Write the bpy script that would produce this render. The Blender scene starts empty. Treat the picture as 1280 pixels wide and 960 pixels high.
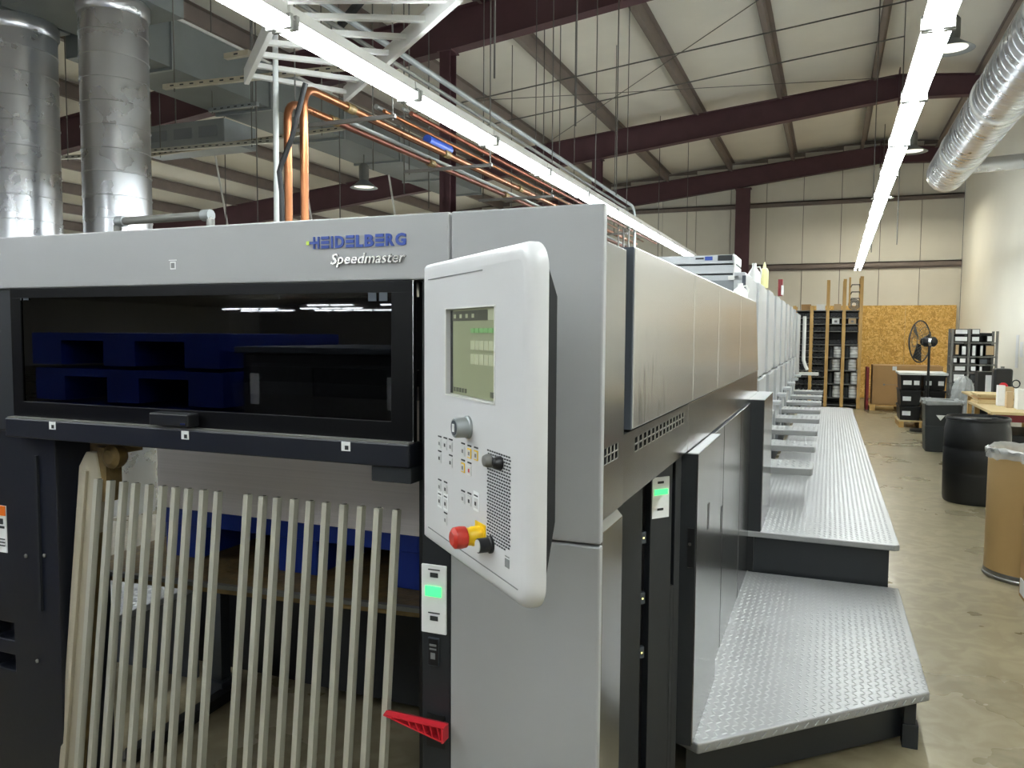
import bpy, bmesh, math, random
from mathutils import Vector, Matrix
random.seed(7)
SC = bpy.context.scene
COL = SC.collection

# ------------------------------------------------------------------ camera
F, CX, CY, H = 982.0, 640.0, 480.0, 1.70
R = Matrix(((0.92699392, -0.0300715, 0.37386893),
            (0.37501672, 0.05653518, -0.92529251),
            (0.00668819, 0.99794763, 0.06368509)))
cd = bpy.data.cameras.new('camera'); cam = bpy.data.objects.new('camera', cd); COL.objects.link(cam)
cd.sensor_fit = 'HORIZONTAL'; cd.sensor_width = 36.0; cd.lens = F / 1280 * 36.0
cd.clip_start = 0.05; cd.clip_end = 200
cam.matrix_world = Matrix.Translation((0, 0, H)) @ R.to_4x4()
SC.camera = cam

# ------------------------------------------------------------------ world, exposure, light levels
w = bpy.data.worlds.new('world'); SC.world = w; w.use_nodes = True
w.node_tree.nodes['Background'].inputs[0].default_value = (0.8, 0.85, 0.9, 1)
w.node_tree.nodes['Background'].inputs[1].default_value = 0.05
SC.view_settings.view_transform = 'Standard'; SC.view_settings.look = 'None'
SC.view_settings.gamma = 1.0; SC.view_settings.use_curve_mapping = False
SC.view_settings.exposure = 1.3
TUBE = 26.0      # emission strength of the fluorescent tubes

# ------------------------------------------------------------------ helpers: measured sight lines -> world points
C0 = Vector((0, 0, H))
def ray(px, py): return (R @ Vector((px - CX, -(py - CY), -F))).normalized()
def atz(px, py, z): r = ray(px, py); return C0 + r * ((z - H) / r.z)
def aty(px, py, y): r = ray(px, py); return C0 + r * (y / r.y)
def atx(px, py, x): r = ray(px, py); return C0 + r * (x / r.x)
def onpl(px, py, p, n): r = ray(px, py); return C0 + r * ((p - C0).dot(n) / r.dot(n))

# ------------------------------------------------------------------ materials
def lin(c):
    return tuple(((v / 255) / 12.92 if v / 255 <= 0.04045 else (((v / 255) + 0.055) / 1.055) ** 2.4) for v in c)
def mat(name, rgb, rough=0.5, metal=0.0, var=0.06, scale=6.0, bump=0.0, bscale=60.0, emit=None, estr=0, stretch=None, rvar=0.08, rgb2=None, coat=0):
    m = bpy.data.materials.new(name); m.use_nodes = True
    nt = m.node_tree; b = nt.nodes['Principled BSDF']; L = nt.links
    c = lin(rgb)
    tc = nt.nodes.new('ShaderNodeTexCoord'); mp = nt.nodes.new('ShaderNodeMapping')
    L.new(tc.outputs['Object'], mp.inputs['Vector'])
    if stretch: mp.inputs['Scale'].default_value = stretch
    n = nt.nodes.new('ShaderNodeTexNoise'); n.inputs['Scale'].default_value = scale; n.inputs['Detail'].default_value = 5
    L.new(mp.outputs[0], n.inputs['Vector'])
    r = nt.nodes.new('ShaderNodeValToRGB')
    c2 = lin(rgb2) if rgb2 else tuple(min(1, v * (1 + var)) for v in c)
    c1 = c if rgb2 else tuple(v * (1 - var) for v in c)
    r.color_ramp.elements[0].position = 0.3; r.color_ramp.elements[1].position = 0.7
    r.color_ramp.elements[0].color = (*c1, 1); r.color_ramp.elements[1].color = (*c2, 1)
    L.new(n.outputs['Fac'], r.inputs['Fac']); L.new(r.outputs['Color'], b.inputs['Base Color'])
    b.inputs['Roughness'].default_value = rough; b.inputs['Metallic'].default_value = metal
    if rvar:
        mr = nt.nodes.new('ShaderNodeMapRange'); mr.inputs['To Min'].default_value = max(0.02, rough - rvar); mr.inputs['To Max'].default_value = min(1, rough + rvar)
        L.new(n.outputs['Fac'], mr.inputs['Value']); L.new(mr.outputs[0], b.inputs['Roughness'])
    if bump:
        n2 = nt.nodes.new('ShaderNodeTexNoise'); n2.inputs['Scale'].default_value = bscale; n2.inputs['Detail'].default_value = 4
        L.new(mp.outputs[0], n2.inputs['Vector'])
        bp = nt.nodes.new('ShaderNodeBump'); bp.inputs['Strength'].default_value = bump; bp.inputs['Distance'].default_value = 0.01
        L.new(n2.outputs['Fac'], bp.inputs['Height']); L.new(bp.outputs[0], b.inputs['Normal'])
    if emit:
        b.inputs['Emission Color'].default_value = (*lin(emit), 1); b.inputs['Emission Strength'].default_value = estr
    if coat: b.inputs['Coat Weight'].default_value = coat; b.inputs['Coat Roughness'].default_value = 0.1
    return m
M = {}
def defm(k, *a, **kw): M[k] = mat(k, *a, **kw)
defm('press_grey', (150, 151, 152), .42, .0, .03, 3, bump=.02, bscale=300)
defm('press_side', (150, 150, 149), .2, .92, .04, 2.5, stretch=(1, 1, .4), rvar=.03)
defm('press_cover', (194, 193, 191), .24, .88, .04, 2.0, stretch=(1, .6, .6), rvar=.03)
defm('press_dark_side', (134, 133, 130), .2, .92, .12, 5, stretch=(1, 1.5, .4), rvar=.03)
defm('charcoal', (33, 36, 40), .45, .0, .1, 4, bump=.02)
defm('navy', (20, 23, 32), .4, .0, .15, 5, bump=.03)
defm('near_black', (14, 15, 18), .4, .0, .2, 6)
defm('matt_black', (22, 23, 24), .8, .0, .1, 6)
M['matt_black'].node_tree.nodes['Principled BSDF'].inputs['Specular IOR Level'].default_value = .08
defm('door_black', (9, 9, 11), .35, .0, .1, 6, rvar=.02)
M['door_black'].node_tree.nodes['Principled BSDF'].inputs['Specular IOR Level'].default_value = .18
defm('slate', (72, 78, 86), .4, .3, .06, 4)
defm('console_white', (198, 198, 199), .38, .0, .02, 4, bump=.02, bscale=400)
defm('console_edge', (196, 197, 196), .32, .0, .02, 4)
defm('white_metal', (214, 214, 210), .4, .0, .05, 6)
defm('unit_white', (178, 181, 183), .35, .15, .04, 4)
defm('unit_grey', (126, 131, 135), .4, .2, .05, 4)  # plain darker grey for unit bodies, hinge strips and brackets
defm('aluminium', (188, 186, 172), .38, .35, .06, 8, stretch=(1, 1, .15))
defm('cream_metal', (176, 168, 148), .5, .2, .1, 9, stretch=(1, 1, .3), bump=.05)
defm('chrome', (200, 200, 198), .18, 1.0, .04, 8)
defm('galvanised', (214, 217, 222), .28, .9, .04, 3, bump=.004, bscale=3, rvar=.04)
defm('galvanised_dull', (150, 155, 156), .5, .55, .08, 3, bump=.02, bscale=8)
defm('duct_box', (128, 133, 133), .6, .3, .08, 2.5)
defm('plate', (150, 151, 151), .40, .35, .08, 4, bump=.12, bscale=70)
defm('lug', (164, 165, 165), .36, .4, .05, 5)
defm('copper', (150, 98, 66), .3, .9, .2, 12, stretch=(1, 1, .3))
defm('copper_tarnished', (108, 64, 50), .4, .8, .2, 12)
defm('rafter_red', (84, 54, 60), .6, .0, .12, 4)
defm('purlin_brown', (126, 114, 108), .55, .1, .1, 4)
defm('insulation', (226, 222, 212), .75, .0, .04, 1.2, bump=.25, bscale=1.6)
defm('wall_white', (238, 235, 222), .7, .0, .03, .8, bump=.06, bscale=3)
defm('wall_panel_white', (222, 218, 206), .7, .0, .05, 1.0, bump=.25, bscale=2.5)
defm('steel_grey', (120, 120, 116), .5, .5, .1, 8)
defm('wire', (110, 108, 104), .5, .5, .1, 8)
defm('pvc_white', (196, 200, 198), .4, .0, .05, 8)
defm('rubber_black', (20, 21, 23), .5, .0, .1, 8)
defm('plastic_blue', (16, 48, 140), .45, .0, .1, 6)
defm('paper_pile', (236, 230, 232), .6, .0, .05, 3, stretch=(.3, 1, 60), bump=.05)
defm('black_plastic', (17, 18, 20), .38, .0, .15, 6, bump=.05)
defm('dark_plastic', (46, 50, 52), .45, .0, .12, 6, bump=.05)
defm('white_plastic', (225, 226, 222), .4, .0, .03, 6)
defm('label_white', (226, 228, 228), .5, .0, .04, 20)
defm('print_dark', (40, 42, 44), .6, .0, .05, 20)
defm('print_grey', (120, 122, 122), .6, .0, .05, 20)
defm('cream_plastic', (226, 222, 160), .4, .0, .04, 6)
defm('red_plastic', (196, 34, 48), .35, .0, .08, 10)
defm('estop_red', (186, 52, 40), .35, .0, .08, 10)
defm('yellow', (232, 190, 24), .4, .0, .05, 10)
defm('orange', (226, 112, 24), .45, .0, .05, 10)
defm('dark_red', (120, 30, 34), .5, .0, .1, 10)
defm('logo_blue', (34, 66, 150), .35, .0, .04, 10)
defm('logo_green', (180, 205, 60), .4, .0, .04, 10)
defm('lime', (52, 225, 100), .4, .0, .04, 10, emit=(60, 235, 110), estr=.9)
defm('lcd', (112, 117, 92), .3, .0, .04, 6, emit=(150, 156, 128), estr=.13)
defm('lcd_dark', (70, 72, 62), .3, .0, .04, 6, emit=(80, 82, 70), estr=.12)
defm('lcd_light', (138, 142, 118), .3, .0, .04, 6, emit=(190, 196, 165), estr=.12)
defm('lcd_green', (100, 140, 90), .3, .0, .04, 6, emit=(100, 140, 90), estr=.2)
defm('wood', (196, 158, 96), .6, .0, .15, 5, stretch=(6, 6, .6), bump=.1)
defm('plywood', (196, 174, 128), .55, .0, .1, 3, stretch=(.6, 5, 2), bump=.05)
defm('cardboard', (164, 128, 82), .7, .0, .06, 3, bump=.05, bscale=30)
defm('cardboard_light', (186, 160, 122), .7, .0, .06, 3)
defm('fibre_drum', (170, 140, 92), .45, .0, .08, 3, stretch=(1, 1, .4))
defm('plastic_film', (216, 220, 220), .2, .0, .1, 14, bump=.6, bscale=22)
defm('steel_band', (140, 140, 138), .35, .8, .06, 8)
defm('grease_brown', (120, 100, 62), .5, .3, .35, 20, bump=.3, bscale=50)
defm('socket', (150, 150, 146), .5, .0, .05, 8)
defm('fan_grey', (96, 98, 96), .4, .5, .1, 10)
defm('back_wall', (150, 146, 140), .7, .0, .05, 1)

def glowmat(name, rgb, strength):
    m = bpy.data.materials.new(name); m.use_nodes = True; nt = m.node_tree
    b = nt.nodes['Principled BSDF']; b.inputs['Base Color'].default_value = (.9, .9, .9, 1)
    b.inputs['Emission Color'].default_value = (*lin(rgb), 1); b.inputs['Emission Strength'].default_value = strength
    return m
M['tube_glow'] = glowmat('tube_glow', (240, 248, 250), TUBE)
M['lamp_glow'] = glowmat('lamp_glow', (250, 246, 230), .35)
M['added_lamp_lit'] = glowmat('added_lamp_lit', (252, 246, 226), 120)
M['led'] = glowmat('led', (255, 240, 90), .8)

def glass_mat():
    m = bpy.data.materials.new('tinted_glass'); m.use_nodes = True; nt = m.node_tree
    nt.nodes.remove(nt.nodes['Principled BSDF']); out = nt.nodes['Material Output']
    t = nt.nodes.new('ShaderNodeBsdfTransparent'); t.inputs[0].default_value = (.22, .22, .23, 1)
    g = nt.nodes.new('ShaderNodeBsdfGlossy'); g.inputs['Roughness'].default_value = .015; g.inputs[0].default_value = (.95, .95, 1, 1)
    fr = nt.nodes.new('ShaderNodeFresnel'); fr.inputs[0].default_value = 1.5
    mx = nt.nodes.new('ShaderNodeMixShader')
    nt.links.new(fr.outputs[0], mx.inputs[0]); nt.links.new(t.outputs[0], mx.inputs[1]); nt.links.new(g.outputs[0], mx.inputs[2])
    nt.links.new(mx.outputs[0], out.inputs[0]); return m
M['tinted_glass'] = glass_mat()

def floor_mat():
    m = mat('concrete', (136, 127, 103), .29, 0, .1, .9, bump=.04, bscale=14, rvar=.1, rgb2=(158, 148, 121))
    nt = m.node_tree; L = nt.links; b = nt.nodes['Principled BSDF']
    ramp = [n for n in nt.nodes if n.type == 'VALTORGB'][0]
    tc = [n for n in nt.nodes if n.type == 'TEX_COORD'][0]
    n2 = nt.nodes.new('ShaderNodeTexNoise'); n2.inputs['Scale'].default_value = 6; n2.inputs['Detail'].default_value = 8; n2.inputs['Distortion'].default_value = 1.2
    L.new(tc.outputs['Object'], n2.inputs['Vector'])
    r2 = nt.nodes.new('ShaderNodeValToRGB'); r2.color_ramp.elements[0].position = .42; r2.color_ramp.elements[1].position = .62
    r2.color_ramp.elements[0].color = (.72, .70, .66, 1); r2.color_ramp.elements[1].color = (1, 1, 1, 1)
    L.new(n2.outputs['Fac'], r2.inputs['Fac'])
    mx = nt.nodes.new('ShaderNodeMix'); mx.data_type = 'RGBA'; mx.blend_type = 'MULTIPLY'; mx.inputs[0].default_value = .8
    L.new(ramp.outputs[0], mx.inputs[6]); L.new(r2.outputs[0], mx.inputs[7]); L.new(mx.outputs[2], b.inputs['Base Color'])
    return m
M['concrete'] = floor_mat()

def osb_mat():
    m = mat('chipboard', (200, 152, 66), .6, 0, .1, 20)
    nt = m.node_tree; L = nt.links; b = nt.nodes['Principled BSDF']
    tc = [n for n in nt.nodes if n.type == 'TEX_COORD'][0]
    v = nt.nodes.new('ShaderNodeTexVoronoi'); v.inputs['Scale'].default_value = 24; v.inputs['Randomness'].default_value = 1
    n = nt.nodes.new('ShaderNodeTexNoise'); n.inputs['Scale'].default_value = 5; n.inputs['Distortion'].default_value = 2
    L.new(tc.outputs['Object'], n.inputs['Vector'])
    ad = nt.nodes.new('ShaderNodeVectorMath'); ad.operation = 'MULTIPLY_ADD'; ad.inputs[1].default_value = (.25, .25, .25)
    L.new(n.outputs['Color'], ad.inputs[0]); L.new(tc.outputs['Object'], ad.inputs[2]); L.new(ad.outputs[0], v.inputs['Vector'])
    r = nt.nodes.new('ShaderNodeValToRGB'); e = r.color_ramp.elements
    e[0].position = 0; e[0].color = (*lin((186, 140, 66)), 1); e[1].position = 1; e[1].color = (*lin((240, 204, 130)), 1)
    x = e.new(.45); x.color = (*lin((214, 168, 84)), 1)
    sp = nt.nodes.new('ShaderNodeSeparateColor'); L.new(v.outputs['Color'], sp.inputs[0]); L.new(sp.outputs[0], r.inputs[0])
    L.new(r.outputs[0], b.inputs['Base Color']); return m
M['chipboard'] = osb_mat()

def worn_cover():
    # brushed, smeared dark marks low on the delivery cover
    m = M['press_cover']; nt = m.node_tree; L = nt.links; b = nt.nodes['Principled BSDF']
    ramp = [n for n in nt.nodes if n.type == 'VALTORGB'][0]
    tc = [n for n in nt.nodes if n.type == 'TEX_COORD'][0]
    mp = nt.nodes.new('ShaderNodeMapping'); mp.inputs['Scale'].default_value = (1, 12, 3.2); L.new(tc.outputs['Object'], mp.inputs[0])
    n = nt.nodes.new('ShaderNodeTexNoise'); n.inputs['Scale'].default_value = 2.2; n.inputs['Detail'].default_value = 7; n.inputs['Distortion'].default_value = .8; L.new(mp.outputs[0], n.inputs[0])
    r = nt.nodes.new('ShaderNodeValToRGB'); r.color_ramp.elements[0].position = .56; r.color_ramp.elements[1].position = .72
    r.color_ramp.elements[0].color = (1, 1, 1, 1); r.color_ramp.elements[1].color = (.28, .28, .28, 1); L.new(n.outputs[0], r.inputs[0])
    mx = nt.nodes.new('ShaderNodeMix'); mx.data_type = 'RGBA'; mx.blend_type = 'MULTIPLY'; mx.inputs[0].default_value = .8
    # stains live only near the front lower corner of the cover: a soft ball mask around that corner
    vd = nt.nodes.new('ShaderNodeVectorMath'); vd.operation = 'DISTANCE'; vd.inputs[1].default_value = (1.06, .42, 1.47); L.new(tc.outputs['Object'], vd.inputs[0])
    mr = nt.nodes.new('ShaderNodeMapRange'); mr.inputs[1].default_value = .10; mr.inputs[2].default_value = .34; mr.inputs[3].default_value = 1; mr.inputs[4].default_value = 0
    L.new(vd.outputs['Value'], mr.inputs[0]); L.new(mr.outputs[0], mx.inputs[0])
    L.new(ramp.outputs[0], mx.inputs[6]); L.new(r.outputs[0], mx.inputs[7]); L.new(mx.outputs[2], b.inputs['Base Color'])
worn_cover()

_b = M['plastic_film'].node_tree.nodes['Principled BSDF']; _b.inputs['Alpha'].default_value = .38
# ------------------------------------------------------------------ mesh builder
ROOTM = {}
class MB:
    def __init__(s): s.v = []; s.f = []; s.sm = []
    def add(s, vs, fs, smooth=False):
        o = len(s.v); s.v += [tuple(v) for v in vs]; s.f += [tuple(i + o for i in f) for f in fs]; s.sm += [smooth] * len(fs); return s
    def box(s, x0, x1, y0, y1, z0, z1, m=None):
        vs = [Vector((x, y, z)) for z in (z0, z1) for y in (y0, y1) for x in (x0, x1)]
        if m: vs = [m @ v for v in vs]
        return s.add(vs, [(0, 2, 3, 1), (4, 5, 7, 6), (0, 1, 5, 4), (2, 6, 7, 3), (0, 4, 6, 2), (1, 3, 7, 5)])
    def bar(s, a, b, w, h, up=(0, 0, 1)):
        a = Vector(a); b = Vector(b); d = (b - a).normalized(); u = Vector(up)
        x = d.cross(u)
        if x.length < 1e-5: x = d.cross(Vector((1, 0, 0)))
        x.normalize(); u = x.cross(d).normalized()
        vs = [p + x * i * w / 2 + u * j * h / 2 for p in (a, b) for j in (-1, 1) for i in (-1, 1)]
        return s.add(vs, [(0, 1, 3, 2), (4, 6, 7, 5), (0, 4, 5, 1), (2, 3, 7, 6), (0, 2, 6, 4), (1, 5, 7, 3)])
    def cyl(s, a, b, r, n=12, r2=None, caps=True):
        a = Vector(a); b = Vector(b); r2 = r if r2 is None else r2
        d = (b - a).normalized(); x = d.orthogonal().normalized(); y = d.cross(x)
        vs = []
        for p, rr in ((a, r), (b, r2)):
            vs += [p + (x * math.cos(2 * math.pi * i / n) + y * math.sin(2 * math.pi * i / n)) * rr for i in range(n)]
        s.add(vs, [(i, (i + 1) % n, n + (i + 1) % n, n + i) for i in range(n)], True)
        if caps: s.add(vs, [tuple(range(n))[::-1], tuple(range(n, 2 * n))])
        return s
    def tube(s, pts, r, n=8):
        pts = [Vector(p) for p in pts]; x = None; rings = []
        for i, p in enumerate(pts):
            d = (pts[min(i + 1, len(pts) - 1)] - pts[max(i - 1, 0)]).normalized()
            if x is None: x = d.orthogonal().normalized()
            x = (x - d * x.dot(d)).normalized(); y = d.cross(x)
            rings.append([p + (x * math.cos(2 * math.pi * k / n) + y * math.sin(2 * math.pi * k / n)) * r for k in range(n)])
        vs = [v for q in rings for v in q]; m = len(pts)
        fs = [(i * n + k, i * n + (k + 1) % n, (i + 1) * n + (k + 1) % n, (i + 1) * n + k) for i in range(m - 1) for k in range(n)]
        s.add(vs, fs, True); s.add(vs, [tuple(range(n))[::-1], tuple(range((m - 1) * n, m * n))]); return s
    def lathe(s, prof, c=(0, 0, 0), n=32, axis=None, caps=True):
        # prof: list of (r, h) along +z or along axis
        c = Vector(c); a = Vector(axis or (0, 0, 1)).normalized(); x = a.orthogonal().normalized(); y = a.cross(x)
        vs = [c + a * h + (x * math.cos(2 * math.pi * k / n) + y * math.sin(2 * math.pi * k / n)) * r for r, h in prof for k in range(n)]
        m = len(prof)
        s.add(vs, [(i * n + k, i * n + (k + 1) % n, (i + 1) * n + (k + 1) % n, (i + 1) * n + k) for i in range(m - 1) for k in range(n)], True)
        if caps: s.add(vs, [tuple(range(n))[::-1], tuple(range((m - 1) * n, m * n))])
        return s
    def prism(s, poly, a, b, ax='z', m=None):
        # poly 2D, extruded from a to b along ax
        def P(p, t): return {'z': (p[0], p[1], t), 'x': (t, p[0], p[1]), 'y': (p[0], t, p[1])}[ax]
        n = len(poly); vs = [Vector(P(p, t)) for t in (a, b) for p in poly]
        if m: vs = [m @ v for v in vs]
        return s.add(vs, [tuple(range(n))[::-1], tuple(range(n, 2 * n))] + [(i, (i + 1) % n, n + (i + 1) % n, n + i) for i in range(n)])
    def build(s, name, material, parent=None, bevel=0, kind=None, label=None, local=False, seg=2):
        me = bpy.data.meshes.new(name)
        vs = s.v
        if parent is not None and not local:
            mi = ROOTM[parent.name].inverted(); vs = [tuple(mi @ Vector(v)) for v in vs]
        me.from_pydata(vs, [], s.f)
        me.polygons.foreach_set('use_smooth', s.sm)
        bm = bmesh.new(); bm.from_mesh(me)
        bmesh.ops.remove_doubles(bm, verts=bm.verts, dist=1e-6) if len(s.v) < 20000 else None
        bmesh.ops.recalc_face_normals(bm, faces=bm.faces)
        for e in bm.edges:
            if len(e.link_faces) == 2 and e.calc_face_angle(0) > .7: e.smooth = False
        bm.to_mesh(me); bm.free(); me.update()
        me.materials.append(M[material] if isinstance(material, str) else material)
        o = bpy.data.objects.new(name, me); COL.objects.link(o)
        if parent is not None: o.parent = parent; ROOTM[o.name] = ROOTM[parent.name]
        else: ROOTM[o.name] = Matrix.Identity(4)
        if bevel:
            b = o.modifiers.new('bevel', 'BEVEL'); b.width = bevel; b.segments = seg; b.limit_method = 'ANGLE'; b.angle_limit = math.radians(40)
        if kind: o['kind'] = kind
        if label: o['label'] = label
        return o

def box(name, m, x0, x1, y0, y1, z0, z1, parent=None, bevel=0, **k):
    return MB().box(x0, x1, y0, y1, z0, z1).build(name, m, parent, bevel, **k)
def tag(o, label, cat, group=None):
    o['label'] = label; o['category'] = cat
    if group: o['group'] = group
    return o
def thing(name, label, cat, loc=(0, 0, 0), rz=0.0, group=None):
    o = bpy.data.objects.new(name, None); COL.objects.link(o); o.empty_display_size = .1
    o.location = loc; o.rotation_euler = (0, 0, rz)
    ROOTM[o.name] = Matrix.Translation(loc) @ Matrix.Rotation(rz, 4, 'Z')
    return tag(o, label, cat, group)
def kids(o): return list(CH.get(o.name, []))
CH = {}
def dup(root, loc, label=None, rz=None, group=None):
    def cp(o, par):
        c = o.copy(); COL.objects.link(c)
        if par is not None: c.parent = par
        for ch in [q for q in ALL if q.parent == o]: cp(ch, c)
        return c
    ALL = [o for o in COL.objects]
    r = cp(root, None); r.location = loc
    if rz is not None: r.rotation_euler = (0, 0, rz)
    if label: r['label'] = label
    if group: r['group'] = group
    return r
def st(o): o['kind'] = 'structure'; return o
def cut(o, boxes):
    # carve boxes (x0,x1,y0,y1,z0,z1 in world) out of an object's mesh
    mb = MB()
    for b in boxes: mb.box(*b)
    c = mb.build('cutter', 'near_black', None)
    mi = ROOTM[o.name].inverted()
    for v in c.data.vertices: v.co = mi @ v.co
    c.parent = o.parent
    md = o.modifiers.new('cut', 'BOOLEAN'); md.object = c; md.solver = 'EXACT'; md.operation = 'DIFFERENCE'
    if len(o.modifiers) > 1: o.modifiers.move(len(o.modifiers) - 1, 0)
    bpy.context.view_layer.update()
    dg = bpy.context.evaluated_depsgraph_get()
    me = bpy.data.meshes.new_from_object(o.evaluated_get(dg)); o.modifiers.clear(); old = o.data; o.data = me
    bpy.data.objects.remove(c)

# ================================================================== SETTING
XR, YB, XL, YF, SL = 3.12, 23.5, -36.0, -40.0, .10
def roofz(x): return 6.95 - SL * abs(x - 1.09)
st(box('floor', 'concrete', XL - .2, XR + .2, YF - .2, YB + .2, -.1, 0))
wr = st(box('wall_right', 'wall_white', XR, XR + .15, YF, YB, 0, 6.9))
wl = st(box('wall_left', 'wall_white', XL - .15, XL, YF, YB, 0, 6.9))
wf = st(box('wall_front', 'back_wall', XL, XR, YF - .15, YF, 0, 6.9))
wb = st(box('wall_back', 'purlin_brown', XL, XR, YB + .06, YB + .2, 0, 6.95))
bounds = []
x = XR
k = 0
while x > XL + .2:
    wdt = .98
    x0 = max(XL, x - wdt)
    for z0, z1, mz in ((0.0, 3.62, 0), (3.62, 5.36, 1), (5.36, 7.0, 2)):
        top = min(z1, min(roofz(x), roofz(x0)))
        if top - z0 > .05:
            MB().box(x0 + .008, x - .008, YB + .01, YB + .08, z0 + .01, top - .01).build('wall_panel', 'wall_panel_white', wb)
    x = x0; k += 1
# ceiling: insulation sheets lying on the purlins, one per bay and slope
ceil = st(MB().prism([(XL - .2, roofz(XL - .2) + .03), (1.09, roofz(1.09) + .03), (XR + .2, roofz(XR + .2) + .03), (XR + .2, roofz(XR + .2) + .15), (1.09, roofz(1.09) + .15), (XL - .2, roofz(XL - .2) + .15)], YF - .2, YB + .2, 'y').build('ceiling', 'insulation'))
RY = [23.3, 17.2, 10.0, 2.9, -4.3, -11.5, -18.7, -25.9]
PX = [2.45, .67, -1.06, -2.72, -4.51, -6.25, -8.0, -9.75, -11.5, -13.25, -15.0, -16.75, -18.5, -20.25, -22.0, -23.75, -25.5, -27.25, -29.0]
# purlins (Z sections), one length per bay
bays = list(zip(RY[:-1], RY[1:]))[:4]
for px_ in PX:
    zt = roofz(px_) + .02
    for (ya, yb) in bays:
        m = MB()
        m.box(px_ - .004, px_ + .004, yb, ya, zt - .24, zt)
        m.box(px_ - .085, px_ + .004, yb, ya, zt - .246, zt - .238)
        m.box(px_ - .004, px_ + .075, yb, ya, zt - .034, zt - .026)
        m.box(px_ - .085, px_ - .077, yb, ya, zt - .246, zt - .215)
        m.build('purlin', 'purlin_brown', ceil)
def rafter(y):
    m = MB()
    def seg(xa, xb, zta, ztb, zba, zbb):
        m.prism([(xa, zba), (xb, zbb), (xb, ztb), (xa, zta)], y - .006, y + .006, 'y')
        m.prism([(xa, zba - .012), (xb, zbb - .012), (xb, zbb), (xa, zba)], y - .1, y + .1, 'y')
        m.prism([(xa, zta - .012), (xb, ztb - .012), (xb, ztb), (xa, zta)], y - .1, y + .1, 'y')
    zr = 6.74
    seg(XL, -4.95, roofz(XL) - .21, roofz(-4.95) - .21, roofz(XL) - .8, 5.60)
    seg(-4.95, 1.09, roofz(-4.95) - .21, zr, 5.60, 6.30)
    seg(1.09, XR, zr, roofz(XR) - .21, 6.30, 6.20)
    # splice plate at the ridge
    m.box(1.08, 1.10, y - .11, y + .11, 6.18, 6.86)
    return m.build('rafter', 'rafter_red', ceil)
for y in RY[:5]: rafter(y)
# girts on the far wall
for z0, z1 in ((3.52, 3.70), (5.30, 5.42)):
    MB().box(XL, XR - .02, YB - .12, YB - .03, z1 - .03, z1).box(XL, XR - .02, YB - .05, YB, z0, z1).box(XL, XR - .02, YB - .12, YB - .1, z0 + .05, z1).build('girt', 'purlin_brown', wb)
def column(x, y, zt, lab, w_=.2):
    m = MB().box(x - w_ / 2, x + w_ / 2, y - .1, y - .09, 0, zt).box(x - w_ / 2, x + w_ / 2, y + .09, y + .1, 0, zt).box(x - .005, x + .005, y - .1, y + .1, 0, zt)
    m.box(x - w_ / 2 - .03, x + w_ / 2 + .03, y - .13, y + .13, zt - .02, zt)
    return tag(m.build('steel_column', 'rafter_red'), lab, 'column')
column(-5.03, 10.0, 5.59, 'dark red steel column standing behind the middle of the press top', .16)
column(-4.93, 17.2, 5.59, 'distant dark red steel column under the second roof beam')
column(-2.40, 23.25, 5.83, 'dark brown steel column against the far wall', .38)
# chipboard sheets on the far wall
osb = thing('chipboard_panelling', 'yellow-brown chipboard sheets fixed to the lower far wall', 'board', (1.9, YB - .06, 0))
for xa in (-.6, .62, 1.84):
    xb = min(xa + 1.215, 3.03)
    box('sheet', 'chipboard', xa, xb, YB - .065, YB - .04, 0.02, 2.53, osb)
# ================================================================== LIGHTS
def fixture(x, y, z, lab, grp, chain=True, along='y'):
    t = thing('strip_light', lab, 'light', (x, y, z), 0 if along == 'y' else math.pi / 2, grp)
    m = MB().prism([(-.066, .024), (-.040, .050), (-.035, .10), (.035, .10), (.040, .050), (.066, .024), (.060, .021), (.036, .042), (-.036, .042), (-.060, .021)], 0, 1.205, 'y')
    m.build('reflector_housing', 'white_metal', t, local=True)
    for s_ in (-1, 1):
        MB().cyl((s_ * .045, .03, .0), (s_ * .045, 1.18, .0), .017, 8).build('tube', 'tube_glow', t, local=True)
    for yy in (.0, 1.18):
        for s_ in (-1, 1): MB().box(s_ * .047 - .025, s_ * .047 + .025, yy, yy + .022, -.02, .045).build('lamp_holder', 'socket', t, local=True)
    if chain:
        for yy in (.3, ):
            MB().cyl((0, yy, .10), (0, yy, roofz(x) - .2 - z), .006, 5).build('suspension_rod', 'wire', t, local=True)
    return t
ordn = ['nearest', 'second', 'third', 'fourth', 'fifth', 'sixth', 'seventh', 'eighth', 'ninth', 'tenth', 'eleventh', 'twelfth', 'thirteenth', 'fourteenth']
f0 = fixture(.42, 3.03, 3.15, 'twin-tube strip light at the top edge, first of the right-hand row', 'right-hand row of strip lights', chain=False)
y = 4.25; i = 1
while y < 18.3:
    dup(f0, (.42 + .006 * (y - 3), y, 3.15), 'twin-tube strip light, %s from the near end of the right-hand row' % ordn[i]) ; y += 1.22; i += 1
f1 = dup(f0, (-2.46, 1.93, 3.15), 'twin-tube strip light cut by the top edge, first of the left-hand row', group='left-hand row of strip lights')
y = 3.15; i = 1
while y < 14.2:
    dup(f1, (-2.455, y, 3.15), 'twin-tube strip light, %s from the near end of the left-hand row' % ordn[i]); y += 1.22; i += 1
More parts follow.
